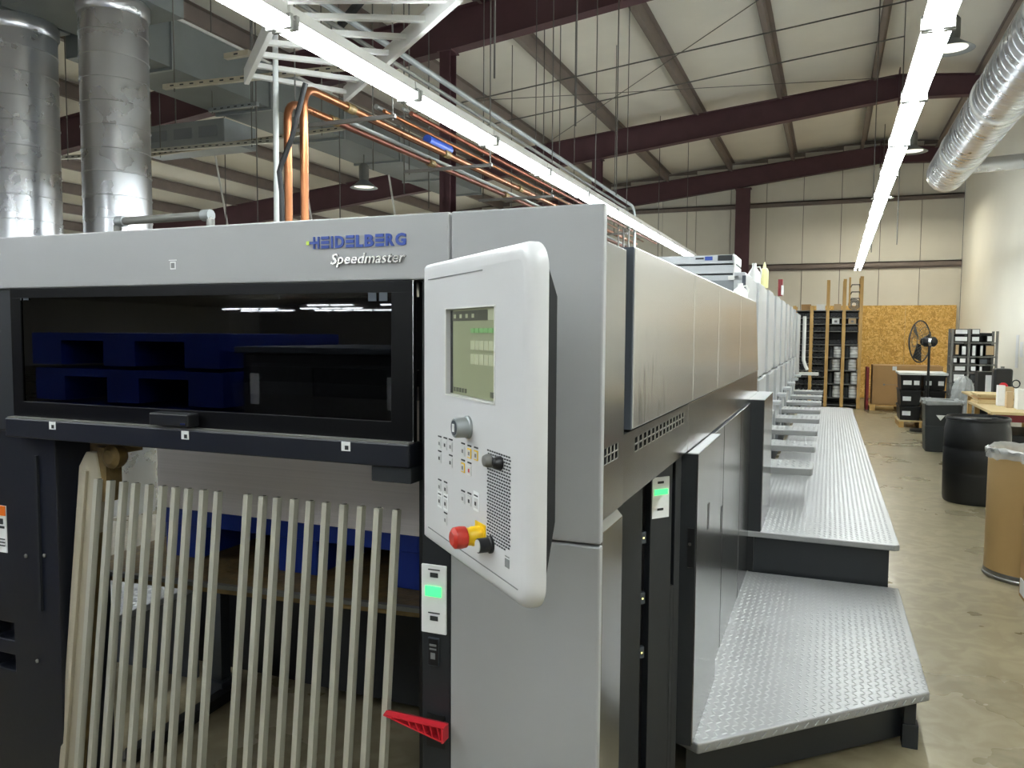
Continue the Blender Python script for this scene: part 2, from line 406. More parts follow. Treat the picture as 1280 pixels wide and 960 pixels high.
# rows nearer than the frame and elsewhere in the hall, some added as fill
n_ = 0
for y in (-3.07, -1.85, -.63, .59, 1.81):
    dup(f0, (.42, y, 3.15), 'twin-tube strip light of the right-hand row, overhead or behind the camera', group='strip lights behind the camera')
for y in (-4.2, -2.95, -1.7, -.45, .8):  # unseen row added to light the press front and paper pile
    dup(f0, (-5.3, y, 3.15), 'twin-tube strip light added as fill left of the camera, outside the picture', group='added fill strip lights left of the camera')
for y in (-2.95, -1.73, -.51, .71):
    dup(f0, (-2.46, y, 3.15), 'twin-tube strip light of the left-hand row, overhead or behind the camera', group='strip lights overhead behind the camera')
for X_, nm_ in ((-7.8, 'first'), (-12.6, 'second'), (-17.4, 'third'), (-22.2, 'fourth')):  # unseen rows added to brighten the ceiling on the left
    for k in range(7 if X_ > -10 else 9):
        y = (9.3 if X_ > -10 else 3.0 if X_ < -15 else 6.0) + k * 2.0
        dup(f0, (X_, y, 3.0), 'twin-tube strip light added as fill low beyond the press, %s row to the left' % nm_, group='added fill strip lights beyond the press')
fx = fixture(-22, -31, 2.95, 'twin-tube strip light in the rows at the far end behind the camera', 'strip lights in the rear hall', along='x', chain=False)
for Y_, xs_ in ((-31, (-23.3, -24.6, -27.2, -28.5, -29.8)), (-34, (-22, -23.3, -24.6, -25.9, -28.5, -29.8, -31.1)), (-27, (-16, -17.3, -19.9, -21.2))):
    for x_ in xs_: dup(fx, (x_, Y_, 2.95))
fy = fixture(-6, -14, 3.3, 'twin-tube strip light in the middle rows behind the camera', 'strip lights in the middle of the rear hall', along='x', chain=False)
for Y_ in (-9, -14, -19):
    for x_ in (-12, -8, -4, 0):
        dup(fy, (x_, Y_, 3.3))
# high-bay lamps
def highbay(x, y, z, lab, r=.2, lit=False, top=None):
    t = thing('high_bay_lamp', lab, 'lamp', (x, y, z))
    MB().lathe([(.06, .34), (.07, .12), (.09, .10), (r * .8, .03), (r, 0), (r * .96, 0), (r * .7, .025), (.05, .09)], n=24, caps=False).build('reflector', 'galvanised_dull', t, local=True)
    MB().lathe([(.075, .12), (.08, .16), (.08, .34), (.05, .38)], n=16).build('ballast_housing', 'steel_grey', t, local=True)
    MB().cyl((0, 0, .38), (0, 0, (top or roofz(x) - .2) - z), .008, 6).build('stem', 'wire', t, local=True)
    MB().cyl((0, 0, .02), (0, 0, .024), r * .7, 20).build('lens', 'added_lamp_lit' if lit else 'lamp_glow', t, local=True)
highbay(1.20, 10.5, 5.0, 'round high-bay lamp beside the right strip lights near the top edge', .24)
highbay(1.28, 16.2, 5.05, 'far round high-bay lamp beside the right strip lights', .26)
p = atz(1103, 248, 5.0); highbay(p.x, p.y, 5.0, 'added lit high-bay lamp half hidden behind the far right strip lights', .26, True)  # lit lamp added to brighten the far wall and corner
p = atz(455, 235, 4.0); highbay(p.x, p.y, 4.0, 'round high-bay lamp hanging behind the upright copper pipes above the press', .22, top=4.52)

# ================================================================== PRESS DELIVERY
PD = thing('press_delivery', 'big grey and black press delivery unit with glass door and blue lettering', 'machine', (-1.5, 1.6, 0))
B = lambda name, m, x0, x1, y0, y1, z0, z1, bev=0, par=PD, **k: box(name, m, x0, x1, y0, y1, z0, z1, par, bev, **k)
B('top_fascia', 'press_grey', -2.75, -.8015, 1.60, 1.72, 1.823, 1.973, .004)
B('corner_cover', 'press_grey', -.7965, -.442, 1.60, 1.625, 1.2515, 1.973, .004)
B('corner_cover', 'press_grey', -.7965, -.442, 1.60, 1.625, .04, 1.2465, .004)
# side panel between the corner and the covers
sp = B('side_panel', 'press_side', -.60, -.444, 1.626, 1.803, 1.297, 1.897, .002)
sl = []
for r_ in range(2):
    for c_ in range(4):
        y0 = 1.634 + c_ * .031; z0 = 1.419 + r_ * .019
        sl.append((-.47, -.43, y0, y0 + .024, z0, z0 + .014))
cut(sp, sl)
MB().prism([(-.60, .04), (-.443, .04), (-.443, 1.272), (-.462, 1.294), (-.60, 1.294)], 1.626, 1.803, 'y').build('lower_side_panel', 'press_side', PD, .003)
# front dark post
B('front_post', 'charcoal', -.876, -.8015, 1.61, 1.72, 0, 1.822, .003)
B('body_inner_wall', 'near_black', -.90, -.877, 1.64, 3.1, 0, 1.82)
B('body_filling', 'near_black', -.877, -.82, 1.73, 5.3, 0, 1.84)
B('body_filling', 'near_black', -.815, -.503, 1.82, 5.30, 1.30, 1.88)
B('top_deck', 'press_side', -2.55, -.503, 1.72, 5.3, 1.883, 1.895)
B('top_deck_dark_strip', 'near_black', -.66, -.56, 1.80, 2.6, 1.895, 1.93)
B('rear_wall', 'near_black', -3.1, -.90, 3.08, 3.14, 0, 1.86)
B('inner_cabinet', 'charcoal', -2.25, -1.62, 2.96, 3.07, .06, .80, .004)
B('inner_cabinet', 'charcoal', -1.58, -.92, 2.94, 3.07, .06, .78, .004)
B('inner_leg', 'slate', -2.64, -2.58, 2.80, 2.86, .07, .84)
B('inner_leg_foot', 'slate', -2.67, -2.55, 2.77, 2.89, 0, .08, .003)
B('inner_cross_beam', 'near_black', -2.6, -.9, 2.60, 2.66, 1.50, 1.56)
# left end post of the delivery
lp = MB().box(-2.62, -2.10, 1.62, 1.80, 0, 1.40).build('left_post', 'navy', PD, .004)
cut(lp, [(-2.40, -2.302, 1.55, 1.68, .745, .80), (-2.40, -2.302, 1.55, 1.68, .65, .70)])
B('left_post', 'charcoal', -2.75, -2.247, 1.61, 1.70, 1.40, 1.822, .003)
B('left_post_rib', 'charcoal', -2.178, -2.170, 1.612, 1.622, .86, 1.33)
for (zx, zz) in ((-2.235, 1.02), (-2.155, 1.03), (-2.20, .70)):
    MB().lathe([(.006, 0), (.006, .004), (.003, .006)], (zx, 1.619, zz), 10, (0, -1, 0)).build('screw', 'steel_grey', PD)
# greasy lift rail beside the left post
lr = MB()
a0, a1 = Vector((-2.005, 1.66, 1.345)), Vector((-2.085, 1.60, .30))
lr.add([(-2.055, 1.66, 1.30), (-2.025, 1.66, 1.345), (-1.985, 1.66, 1.345), (-1.965, 1.66, 1.25), (-2.10, 1.60, .02), (-2.15, 1.60, .02),
        (-2.055, 1.70, 1.30), (-2.025, 1.70, 1.345), (-1.985, 1.70, 1.345), (-1.965, 1.70, 1.25), (-2.10, 1.64, .02), (-2.15, 1.64, .02)],
       [(0, 1, 2, 3, 4, 5), (11, 10, 9, 8, 7, 6), (0, 6, 7, 1), (1, 7, 8, 2), (2, 8, 9, 3), (3, 9, 10, 4), (4, 10, 11, 5), (5, 11, 6, 0)])
lr.build('lift_rail', 'cream_metal', PD, .004)
MB().bar((-2.02, 1.655, 1.29), (-2.12, 1.595, .03), .014, .012, (0, 1, 0)).build('lift_rail_lip', 'cream_metal', PD, .002)
MB().bar((-1.975, 1.68, 1.24), (-2.08, 1.62, .05), .012, .02, (0, 1, 0)).build('lift_rail_chain_guide', 'grease_brown', PD)
rr = MB().box(-2.03, -1.93, 1.68, 1.78, 1.34, 1.395).box(-1.985, -1.95, 1.665, 1.72, 1.20, 1.36)
rr.lathe([(.03, 0), (.035, .01), (.035, .035), (.02, .045)], (-1.93, 1.70, 1.335), 14, (0, -1, 0)).build('sprocket_bracket', 'grease_brown', PD)
MB().bar((-1.98, 1.72, 1.365), (-1.50, 2.10, 1.42), .04, .03).build('grease_cross_bar', 'grease_brown', PD)
# glass door
DF = MB().box(-2.243, -.893, 1.60, 1.612, 1.795, 1.822).box(-2.243, -2.20, 1.60, 1.612, 1.446, 1.795).box(-.952, -.893, 1.60, 1.612, 1.446, 1.795).box(-2.20, -.952, 1.60, 1.612, 1.446, 1.492).build('door_frame', 'door_black', PD, .001)
B('door_edge_strip', 'chrome', -.893, -.8905, 1.596, 1.612, 1.447, 1.822, 0, DF)
GL = B('door_glass', 'tinted_glass', -2.20, -.952, 1.604, 1.610, 1.492, 1.795, 0, DF)
rail = B('door_rail', 'navy', -2.247, -.891, 1.575, 1.64, 1.388, 1.444, .004)
box('door_rail_trim', 'steel_grey', -2.24, -.893, 1.578, 1.60, 1.4435, 1.4475, PD)
B('hinge_box', 'charcoal', -.998, -.891, 1.585, 1.65, 1.350, 1.3875, .002)
h_ = B('door_handle', 'near_black', -1.668, -1.535, 1.56, 1.604, 1.452, 1.486, .004)
MB().box(-1.556, -1.540, 1.556, 1.562, 1.459, 1.463).build('latch', 'chrome', h_)
for (px, py) in ((65, 532), (231, 544), (432, 558)):
    q = aty(px, py, 1.573)
    s_ = B('sticker', 'label_white', q.x - .012, q.x + .012, 1.573, 1.575, q.z - .011, q.z + .011)
    MB().box(q.x - .002, q.x + .008, 1.5722, 1.573, q.z - .008, q.z + .002).build('sticker_print', 'print_dark', s_)
q = aty(216, 331, 1.6)
MB().box(q.x - .013, q.x + .013, 1.599, 1.6, q.z + .011, q.z + .013).box(q.x - .008, q.x + .010, 1.599, 1.6, q.z - .012, q.z + .008).build('sticker', 'label_white', PD)
MB().box(q.x - .005, q.x + .007, 1.5983, 1.599, q.z - .009, q.z + .005).build('sticker_print', 'print_grey', PD)
for px in (28, 472):
    q = aty(px, 371, 1.603)
    m = MB()
    for d in (-.014, .016):
        m.box(q.x + d - .011, q.x + d + .011, 1.6015, 1.6025, q.z - .010, q.z + .010)
    m.box(q.x - .027, q.x + .03, 1.6015, 1.6025, q.z + .014, q.z + .018).build('glass_symbol', 'slate', DF)
# warning label on the left post
MB().box(-2.40, -2.318, 1.617, 1.62, 1.02, 1.165).build('warning_label', 'label_white', PD)
MB().box(-2.40, -2.318, 1.615, 1.617, 1.135, 1.165).build('warning_label_header', 'orange', PD)
MB().box(-2.365, -2.325, 1.615, 1.617, 1.095, 1.102).box(-2.355, -2.33, 1.615, 1.617, 1.108, 1.125).box(-2.365, -2.324, 1.615, 1.617, 1.06, 1.063).box(-2.365, -2.324, 1.615, 1.617, 1.05, 1.053).box(-2.365, -2.324, 1.615, 1.617, 1.04, 1.043).build('warning_label_print', 'print_dark', PD)
# switch plate on the right post
q0 = aty(527, 704, 1.606); q1 = aty(557, 794, 1.606)
SWP = MB().box(q0.x, q1.x + .002, 1.604, 1.61, q1.z, q0.z).build('switch_plate', 'label_white', PD, .002)
MB().box(q0.x + .012, q1.x - .010, 1.600, 1.604, 1.086, 1.110).build('green_button', 'lime', SWP, .001)
for zc in (1.144, 1.041):
    MB().box(q0.x + .019, q1.x - .014, 1.6025, 1.604, zc + .004, zc + .0065).box(q0.x + .024, q1.x - .019, 1.6025, 1.604, zc - .013, zc - .002).build('switch_symbol', 'print_dark', SWP)
MB().box(q0.x + .017, q0.x + .045, 1.606, 1.61, .918, .985).build('small_switch_frame', 'slate', PD)
MB().box(q0.x + .0185, q0.x + .0435, 1.604, 1.606, .92, .983).build('small_switch', 'near_black', PD)
MB().box(q0.x + .025, q0.x + .037, 1.603, 1.604, .935, .95).box(q0.x + .022, q0.x + .040, 1.603, 1.604, .966, .971).box(q0.x + .022, q0.x + .040, 1.603, 1.604, .957, .961).build('small_switch_symbol', 'print_grey', PD)
# --- letters on the fascia
def glyph(ch, x0, x1, z0, z1, y, depth, m, par, name='letter', bold=.02, shear=0, fit=True):
    cu = bpy.data.curves.new('g', 'FONT'); cu.body = ch; cu.offset = bold; cu.extrude = .5; cu.shear = shear; cu.resolution_u = 3
    o = bpy.data.objects.new('g', cu); COL.objects.link(o); bpy.context.view_layer.update()
    me = bpy.data.meshes.new_from_object(o.evaluated_get(bpy.context.evaluated_depsgraph_get())); bpy.data.objects.remove(o)
    xs = [v.co.x for v in me.vertices]; ys = [v.co.y for v in me.vertices]
    ax, bx, ay, by = min(xs), max(xs), min(ys), max(ys)
    mi = ROOTM[par.name].inverted()
    for v in me.vertices:
        X = x0 + (v.co.x - ax) / (bx - ax) * (x1 - x0); Z = z0 + (v.co.y - ay) / (by - ay) * (z1 - z0)
        v.co = mi @ Vector((X, y - (v.co.z + .5) * depth, Z))
    me.materials.clear(); me.materials.append(M[m]); me.name = name
    ob = bpy.data.objects.new(name, me); COL.objects.link(ob); ob.parent = par; ROOTM[ob.name] = ROOTM[par.name]
    return ob
def zx(z): return 370 + z / 8.533
XW = lambda zpx: aty(zx(zpx), 303, 1.6).x
za, zb = aty(450, 309.0, 1.6).z, aty(450, 293.6, 1.6).z
for ch, a, b_ in (('H', 186, 258), ('E', 272, 360), ('I', 376, 402), ('D', 420, 522), ('E', 535, 628), ('L', 642, 725), ('B', 735, 838), ('E', 850, 946), ('R', 960, 1056), ('G', 1062, 1182)):
    x0, x1 = XW(a + 3), XW(b_ - 5)
    if ch == 'E':
        hh = (zb - za)
        m = MB()
        for k in range(3): m.box(x0, x1, 1.597, 1.6, za + hh * (k * .375), za + hh * (k * .375 + .25))
        m.build('letter', 'logo_blue', PD)
    else: glyph(ch, x0, x1, za, zb, 1.6, .003, 'logo_blue', PD, bold=.038)
xa = XW(160)
MB().box(xa - .0035, xa + .008, 1.5975, 1.6, (za + zb) / 2 - .003, (za + zb) / 2 + .003).build('logo_cross', 'logo_blue', PD)
MB().box(xa - .012, xa - .0035, 1.597, 1.6, (za + zb) / 2 - .0045, (za + zb) / 2 + .0045).build('logo_cross_end', 'logo_green', PD)
sx0, sx1 = aty(415, 322, 1.6).x, aty(508.5, 322, 1.6).x
glyph('Speedmaster', sx0, sx1, aty(460, 333.5, 1.6).z, aty(460, 316.0, 1.6).z, 1.6, .006, 'chrome', PD, 'lettering', bold=.012, shear=.25)
# --- side covers
Yc = [1.885, 2.79, 3.449, 4.319]
for k in range(4):
    ya = Yc[k] + (.003 if k else 0); yb = Yc[k + 1] - .003 if k < 3 else None
    if yb: poly = [(ya, 1.468), (yb, 1.468), (yb, 1.912), (ya, 1.912)]
    else: poly = [(ya, 1.468), (5.50, 1.468), (5.22, 1.912), (ya, 1.912)]
    MB().prism(poly, -.50, -.442, 'x').build('upper_cover', 'press_cover', PD, .003)
B('cover_front_edge', 'slate', -.51, -.443, 1.872, 1.885, 1.468, 1.911, .002)
B('cover_gap', 'charcoal', -.60, -.478, 1.803, 1.873, 1.468, 1.905)
B('vent_back', 'near_black', -.4685, -.467, 1.632, 1.765, 1.416, 1.455)
B('vent_back', 'near_black', -.4685, -.467, 1.925, 2.665, 1.405, 1.446)
sk = B('skirt', 'press_dark_side', -.50, -.446, 1.808, 2.728, 1.297, 1.464, .002)
sl = []
for r_ in range(2):
    for c_ in range(14):
        y0 = 1.93 + c_ * .052; z0 = 1.408 + r_ * .02
        sl.append((-.47, -.43, y0, y0 + .036, z0, z0 + .014))
cut(sk, sl)
B('skirt', 'press_dark_side', -.50, -.446, 2.731, 5.50, 1.297, 1.464, .002)
# dark recess with switch plate under the skirt
v = Vector((.61, .79, 0)).normalized(); nv = Vector((v.y, -v.x, 0)); P1 = Vector((-.465, 2.725, 0))
def rec(name, m, t0, t1, z0, z1, d0=0.0, d1=-.03, bev=0, label=None):
    vs = [P1 - v * t + nv * d + Vector((0, 0, z)) for z in (z0, z1) for d in (d1, d0) for t in (t0, t1)]
    return MB().add(vs, [(0, 2, 3, 1), (4, 5, 7, 6), (0, 1, 5, 4), (2, 6, 7, 3), (0, 4, 6, 2), (1, 3, 7, 5)]).build(name, m, PD, bev, label=label)
rec('recess_panel', 'charcoal', 0.0, .026, 0, 1.296, bev=.002)
rec('recess_panel', 'charcoal', .040, .135, 0, 1.296, bev=.002)
rec('recess_panel', 'charcoal', .040, .026, 0, .83)
rec('recess_panel', 'charcoal', .170, .36, 0, 1.296, bev=.002)
rec('recess_slot', 'near_black', 0, .36, 0, 1.296, -.028, -.03)
for zc in (1.01, .80, .61):
    rec('latch', 'slate', .142, .166, zc - .02, zc + .02, -.012, -.028, .001)
    rec('latch_light', 'led', .151, .156, zc - .0025, zc + .0025, -.010, -.012)
def rpt(px, py):
    q = onpl(px, py, P1, nv); return -(q - P1).dot(v), q.z
t0, zt_ = rpt(836, 595); t1, _ = rpt(815, 597); _, zb_ = rpt(825, 647)
rec('switch_plate', 'label_white', t0, t1, zb_, zt_, .004, 0)
tm, zg = rpt(825, 615)
rec('green_button', 'lime', t0 + (t1 - t0) * .12, t1 - (t1 - t0) * .12, zg - .008, zg + .010, .007, .004)
for zc in (zt_ - .018, zb_ + .03):
    rec('switch_symbol', 'print_dark', t0 + (t1 - t0) * .35, t1 - (t1 - t0) * .3, zc - .004, zc + .004, .0055, .004)
# doors on the side
B('side_door_body', 'charcoal', -.62, -.4135, 2.732, 3.315, .25, 1.289)
B('side_door_skin', 'press_side', -.4135, -.409, 2.734, 3.315, .255, 1.289)
B('side_door_top', 'unit_white', -.445, -.409, 2.732, 3.315, 1.2895, 1.293)
for ya, yb, dx in ((3.32, 3.66, 0), (3.664, 4.05, .001), (4.054, 4.40, 0), (4.404, 4.967, .0012)): MB().box(-.4375, -.4345 + dx, ya, yb, .255, 1.29).build('side_door_skin', 'press_side', PD)
B('side_door_body', 'charcoal', -.62, -.438, 3.318, 4.967, .25, 1.290)
B('door_slot', 'near_black', -.4095, -.4082, 2.99, 3.03, .965, 1.065)
B('door_slot', 'near_black', -.4350, -.4335, 3.60, 3.64, .80, .93)
B('lock_recess', 'near_black', -.440, -.416, 2.7305, 2.733, .890, 1.03)
MB().lathe([(.006, 0), (.006, .006)], (-.431, 2.7305, .975), 12, (0, -1, 0)).build('lock', 'chrome', PD)
B('lock_recess_lip', 'chrome', -.438, -.417, 2.727, 2.7305, .890, .893)
B('second_block_body', 'charcoal', -.62, -.362, 4.972, 5.70, .50, 1.308)
B('second_block_skin', 'press_side', -.362, -.357, 4.976, 5.70, .505, 1.308)
B('second_block_top', 'unit_white', -.45, -.357, 4.972, 5.70, 1.3085, 1.312)

# ================================================================== things inside and on the delivery
PT = thing('pile_board', 'dark worn lift board inside the delivery under the blue pallet', 'board', (-1.7, 2.4, .83))
MB().add([(-2.46, 1.965, .83), (-.92, 2.10, .83), (-.92, 2.92, .83), (-2.56, 2.92, .83), (-2.46, 1.965, .86), (-.92, 2.10, .86), (-.92, 2.92, .86), (-2.56, 2.92, .86)],
         [(0, 3, 2, 1), (4, 5, 6, 7), (0, 1, 5, 4), (1, 2, 6, 5), (2, 3, 7, 6), (3, 0, 4, 7)]).build('deck', 'grease_brown', PT)
MB().bar((-2.46, 1.967, .855), (-.93, 2.098, .855), .02, .014).build('front_edge', 'steel_grey', PT)
BP = thing('plastic_pallet', 'deep blue plastic pallet under the grey paper pile', 'pallet', (-1.7, 2.6, .86))
B('deck', 'plastic_blue', -2.30, -1.02, 2.21, 2.90, .985, 1.045, .004, BP)
for xx in (-2.30, -1.78, -1.32):
    B('foot', 'plastic_blue', xx, xx + .16, 2.22, 2.88, .861, .986, .004, BP)
tag(box('paper_pile', 'paper_pile', -2.315, -1.04, 2.2, 2.92, 1.047, 1.485), 'grey block of stacked paper sheets on the blue pallet', 'paper')
# bars of the guard grille
GG = thing('guard_grille', 'row of upright square aluminium guard bars in front of the paper pile', 'grille', (-1.45, 1.6, 0))
xs_px = [123, 139, 155, 170, 187, 204, 220, 236, 255, 273, 310, 329, 347, 368, 388, 408, 430, 452, 473, 496]
for k, px in enumerate(xs_px):
    py = 599 + (px - 123) * .1025
    q = aty(px, py, 1.635)
    xb_ = q.x + .004; zt_ = q.z
    dz = zt_ - .06
    bt = Vector((xb_, 1.635 - dz * .115, .06))
    bar = MB().bar(bt, (q.x, 1.635, zt_), .0145, .019, (0, 1, 0)).build('bar', 'aluminium', GG)
    MB().bar((q.x, 1.637, zt_ - .0005), (q.x, 1.637, zt_ + .0008), .008, .012, (0, 1, 0)).build('bar_end', 'near_black', bar)
a_ = GG; MB().bar((-2.0, 1.505, .06), (-.91, 1.505, .06), .03, .03).build('bottom_rail', 'aluminium', GG)
# red ribbed wedge
RW = thing('ribbed_wedge', 'red ribbed plastic wedge sticking out beside the right bars', 'wedge', (-.88, 1.56, .76))
a = aty(481, 891, 1.545); b1 = aty(556, 908, 1.575); b2 = aty(556, 926, 1.575)
def wedge(d0, d1):
    return [a + Vector((0, d0, 0)), b2 + Vector((0, d0, 0)), b1 + Vector((0, d0, 0)), a + Vector((0, d1, 0)), b2 + Vector((0, d1, 0)), b1 + Vector((0, d1, 0))]
MB().add(wedge(.012, .018), [(0, 1, 2), (5, 4, 3), (0, 3, 4, 1), (1, 4, 5, 2), (2, 5, 3, 0)]).build('web', 'dark_red', RW)
MB().bar(a, b1, .022, .003, (0, 0, 1)).bar(a, b2, .022, .003, (0, 0, 1)).bar(b1, b2, .004, .03, (0, 1, 0)).build('rim', 'red_plastic', RW)
for k in range(1, 6):
    f_ = .3 + k * .12
    MB().bar(a.lerp(b1, f_), a.lerp(b2, f_ + .05), .003, .02, (0, 1, 0)).build('rib', 'red_plastic', RW)
B('wedge_slot', 'near_black', -.862, -.815, 1.607, 1.611, .72, .80)
B('lower_slot', 'near_black', -.862, -.812, 1.607, 1.611, .58, .655)
MB().lathe([(.012, 0), (.014, .01), (.010, .015)], (-.84, 1.61, .635), 12, (0, -1, 0)).build('lower_slot_knob', 'red_plastic', PD)
# floor guide rail under the pile
fr_ = thing('floor_rail', 'dark low guide rail lying on the floor inside the delivery', 'rail', (-2.6, 2.6, 0))
pa, pb = atz(163, 945, .03), atz(292, 862, .03)
MB().bar(pa, pb, .05, .05).build('bar', 'near_black', fr_); MB().bar(pa + Vector((-.05, -.01, -.02)), pb + Vector((-.05, -.01, -.02)), .05, .012).build('flange', 'steel_grey', fr_)
# left-side steps seen through the delivery
def lugs(mb, inside, x0, x1, y0, y1, z, pitch=.03, L=.013, W=.0042, h=.0016):
    i = 0; x = x0 + pitch / 2
    while x < x1:
        y = y0 + pitch / 2 + (pitch / 2 if i % 2 else 0); j = 0
        while y < y1:
            if inside(x, y):
                a_ = math.radians(38 if (i + j) % 2 else -38) + math.pi / 2
                c, s_ = math.cos(a_), math.sin(a_)
                def T(u, w_, hh): return (x + u * c - w_ * s_, y + u * s_ + w_ * c, z + hh)
                mb.add([T(-L, -W, 0), T(L, -W, 0), T(L, W, 0), T(-L, W, 0), T(-L * .55, 0, h), T(L * .55, 0, h)], [(0, 1, 5, 4), (2, 3, 4, 5), (1, 2, 5), (3, 0, 4)])
            y += pitch; j += 1
        x += pitch; i += 1
LS = thing('left_side_step', 'bright diamond-plate step seen between the left guard bars', 'step', (-3.1, 2.8, 0))
B('tread', 'plate', -3.5, -2.80, 2.30, 2.92, .45, .48, .003, LS)
m = MB(); lugs(m, lambda x, y: True, -3.48, -2.82, 2.32, 2.9, .48, h=.003); m.build('tread_lugs', 'lug', LS, kind='stuff')
B('riser', 'slate', -3.5, -2.84, 2.9, 2.93, 0, .45, 0, LS); B('leg', 'slate', -2.86, -2.82, 2.36, 2.40, 0, .45, 0, LS)
UP = thing('left_side_platform', 'diamond-plate platform edge under the door rail at the left of the paper pile', 'platform', (-3.4, 4, 0))
B('deck', 'plate', -4.2, -2.75, 3.3, 3.98, 1.28, 1.33, .003, UP)
B('post', 'slate', -2.86, -2.78, 3.2, 3.28, 0, 1.45, .003, UP); B('post', 'slate', -3.35, -3.10, 3.2, 3.28, .6, 1.45, .003, UP)
B('leg', 'slate', -3.95, -3.87, 3.8, 3.88, 0, 1.28, 0, UP)

# ================================================================== CONTROL CONSOLE
rzc = math.atan2(-.681, .732)
OC = Vector((-.790, 1.450, 1.267))
CT = thing('control_console', 'light grey swivel control console with small screen and emergency stop', 'control panel', OC, rzc)
un = Vector((math.cos(rzc), math.sin(rzc), 0)); nn = Vector((un.y, -un.x, 0))   # outward normal
def uv(px, py):
    q = onpl(px, py, OC, nn); return (q - OC).dot(un), q.z - OC.z
Wc, Hc, rc = .512, .576, .045
def outline(ins=0.0, r=rc):
    pts = [(ins, ins)]
    for k in range(9):
        a_ = -math.pi / 2 + k * math.pi / 16
        pts.append((Wc - r + (r - ins) * math.cos(a_), r + (r - ins) * math.sin(a_)))
    for k in range(9):
        a_ = k * math.pi / 16
        pts.append((Wc - r + (r - ins) * math.cos(a_), Hc - r + (r - ins) * math.sin(a_)))
    pts.append((ins, Hc - ins)); return pts
m = MB(); L_ = [(0.0, 0.030), (0.0, .018), (.003, .010), (.010, .003), (.018, .001), (.028, 0.0)]
n = len(outline()); rings = []
for ins, d in L_:
    o_ = outline(ins)
    rings.append([(p[0], d, p[1]) for p in o_])
vs = [v_ for r_ in rings for v_ in r_]
fs = [(i * n + k, i * n + (k + 1) % n, (i + 1) * n + (k + 1) % n, (i + 1) * n + k) for i in range(len(L_) - 1) for k in range(n)]
m.add(vs, fs, True); m.add(vs, [tuple(range(n)), tuple(range((len(L_) - 1) * n, len(L_) * n))])
panel = m.build('front_panel', 'console_white', CT, local=True)
su0, sz1 = uv(558, 387); su1, _ = uv(618.5, 383); _, sz0 = uv(559, 492)
def lw(u0, u1, d0, d1, z0, z1):  # local box -> world-space cutter (rotated), handled through local meshes
    return (u0, u1, d0, d1, z0, z1)
def cut_local(o, boxes):
    mb = MB()
    for b in boxes: mb.box(*b)
    c = mb.build('cutter', 'near_black', None); c.parent = o.parent
    md = o.modifiers.new('cut', 'BOOLEAN'); md.object = c; md.solver = 'EXACT'
    bpy.context.view_layer.update(); dg = bpy.context.evaluated_depsgraph_get()
    me = bpy.data.meshes.new_from_object(o.evaluated_get(dg)); o.modifiers.clear(); o.data = me; bpy.data.objects.remove(c)
cut_local(panel, [(su0, su1, -.02, .013, sz0, sz1)])
def lb(name, m_, u0, u1, z0, z1, d0, d1, par=CT, bev=0, label=None):
    return MB().box(u0, u1, d0, d1, z0, z1).build(name, m_, par, bev, local=True, label=label)
scr = lb('screen', 'lcd', su0 + .001, su1 - .001, sz0 + .001, sz1 - .001, .009, .012)
sw, sh = su1 - su0, sz1 - sz0
lb('screen_bar', 'lcd_dark', su0 + .012, su1 - .05, sz1 - .022, sz1 - .004, .008, .009, scr)
lb('screen_tab', 'lcd_light', su1 - .048, su1 - .002, sz1 - .022, sz1 - .004, .0082, .009, scr)
lb('screen_edge_shade', 'print_dark', su0 + .002, su0 + .012, sz0 + .002, sz1 - .002, .008, .0095, scr)  # dark strip painting the recess shade along the screen's left edge
for k in range(4):
    lb('screen_icon', 'lcd_light', su0 + .020 + k * .030, su0 + .030 + k * .030, sz1 - .017, sz1 - .010, .0072, .008, scr)
for r_ in range(3):
    for k in range(6):
        u0 = su1 - .125 + k * .0205
        if r_ == 0: lb('screen_cell', 'lcd_green', u0, u0 + .016, sz1 - .044, sz1 - .036, .0075, .009, scr)
        else: lb('screen_cell', 'lcd_light', u0, u0 + .018, sz1 - .052 - r_ * .026 + .004, sz1 - .034 - r_ * .024, .0078, .009, scr)
for k in range(5): lb('screen_key', 'lcd_dark', su0 + .018 + k * .014, su0 + .026 + k * .014, sz0 + .006, sz0 + .014, .0078, .009, scr)
for k in range(2): lb('screen_key', 'lcd_dark', su1 - .036 + k * .016, su1 - .024 + k * .016, sz0 + .006, sz0 + .016, .0078, .009, scr)
MB().box(su0 - .004, su1 + .004, -.0015, .0, sz1, sz1 + .0025).box(su0 - .004, su1 + .004, -.0015, 0, sz0 - .003, sz0).box(su0 - .004, su0, -.0015, 0, sz0, sz1).box(su1, su1 + .003, -.0015, 0, sz0, sz1).build('screen_rim', 'white_metal', CT, local=True)
# tapered dark housing behind
zc = Hc / 2
m = MB(); fr = [(.02, .03), (Wc - .004, .045), (Wc - .004, Hc - .035), (.02, Hc - .03)]; bk = [(.04, .12), (Wc - .150, .10), (Wc - .150, Hc - .075), (.04, Hc - .08)]
vs = [(p[0], .030, p[1]) for p in fr] + [(p[0], .125, p[1]) for p in bk]
m.add(vs, [(0, 1, 2, 3), (7, 6, 5, 4)] + [(i, (i + 1) % 4, 4 + (i + 1) % 4, 4 + i) for i in range(4)]).build('rear_housing', 'matt_black', CT, .003, local=True)
MB().bar((-.755, 1.50, 1.52), (-.79, 1.602, 1.52), .04, .05).build('swivel_arm', 'charcoal', CT)
# thin engraved frame line
pts = [uv(537, 351), uv(612, 341)]
def line(a_, b_, w_=.0016): 
    MB().bar((a_[0], -.0006, a_[1]), (b_[0], -.0006, b_[1]), .0012, w_, (0, 0, 1) if abs(a_[1] - b_[1]) < abs(a_[0] - b_[0]) else (1, 0, 0)).build('frame_line', 'print_grey', CT, local=True)
line((.045, .541), (.325, .541)); line((.045, .034), (.474, .032)); 
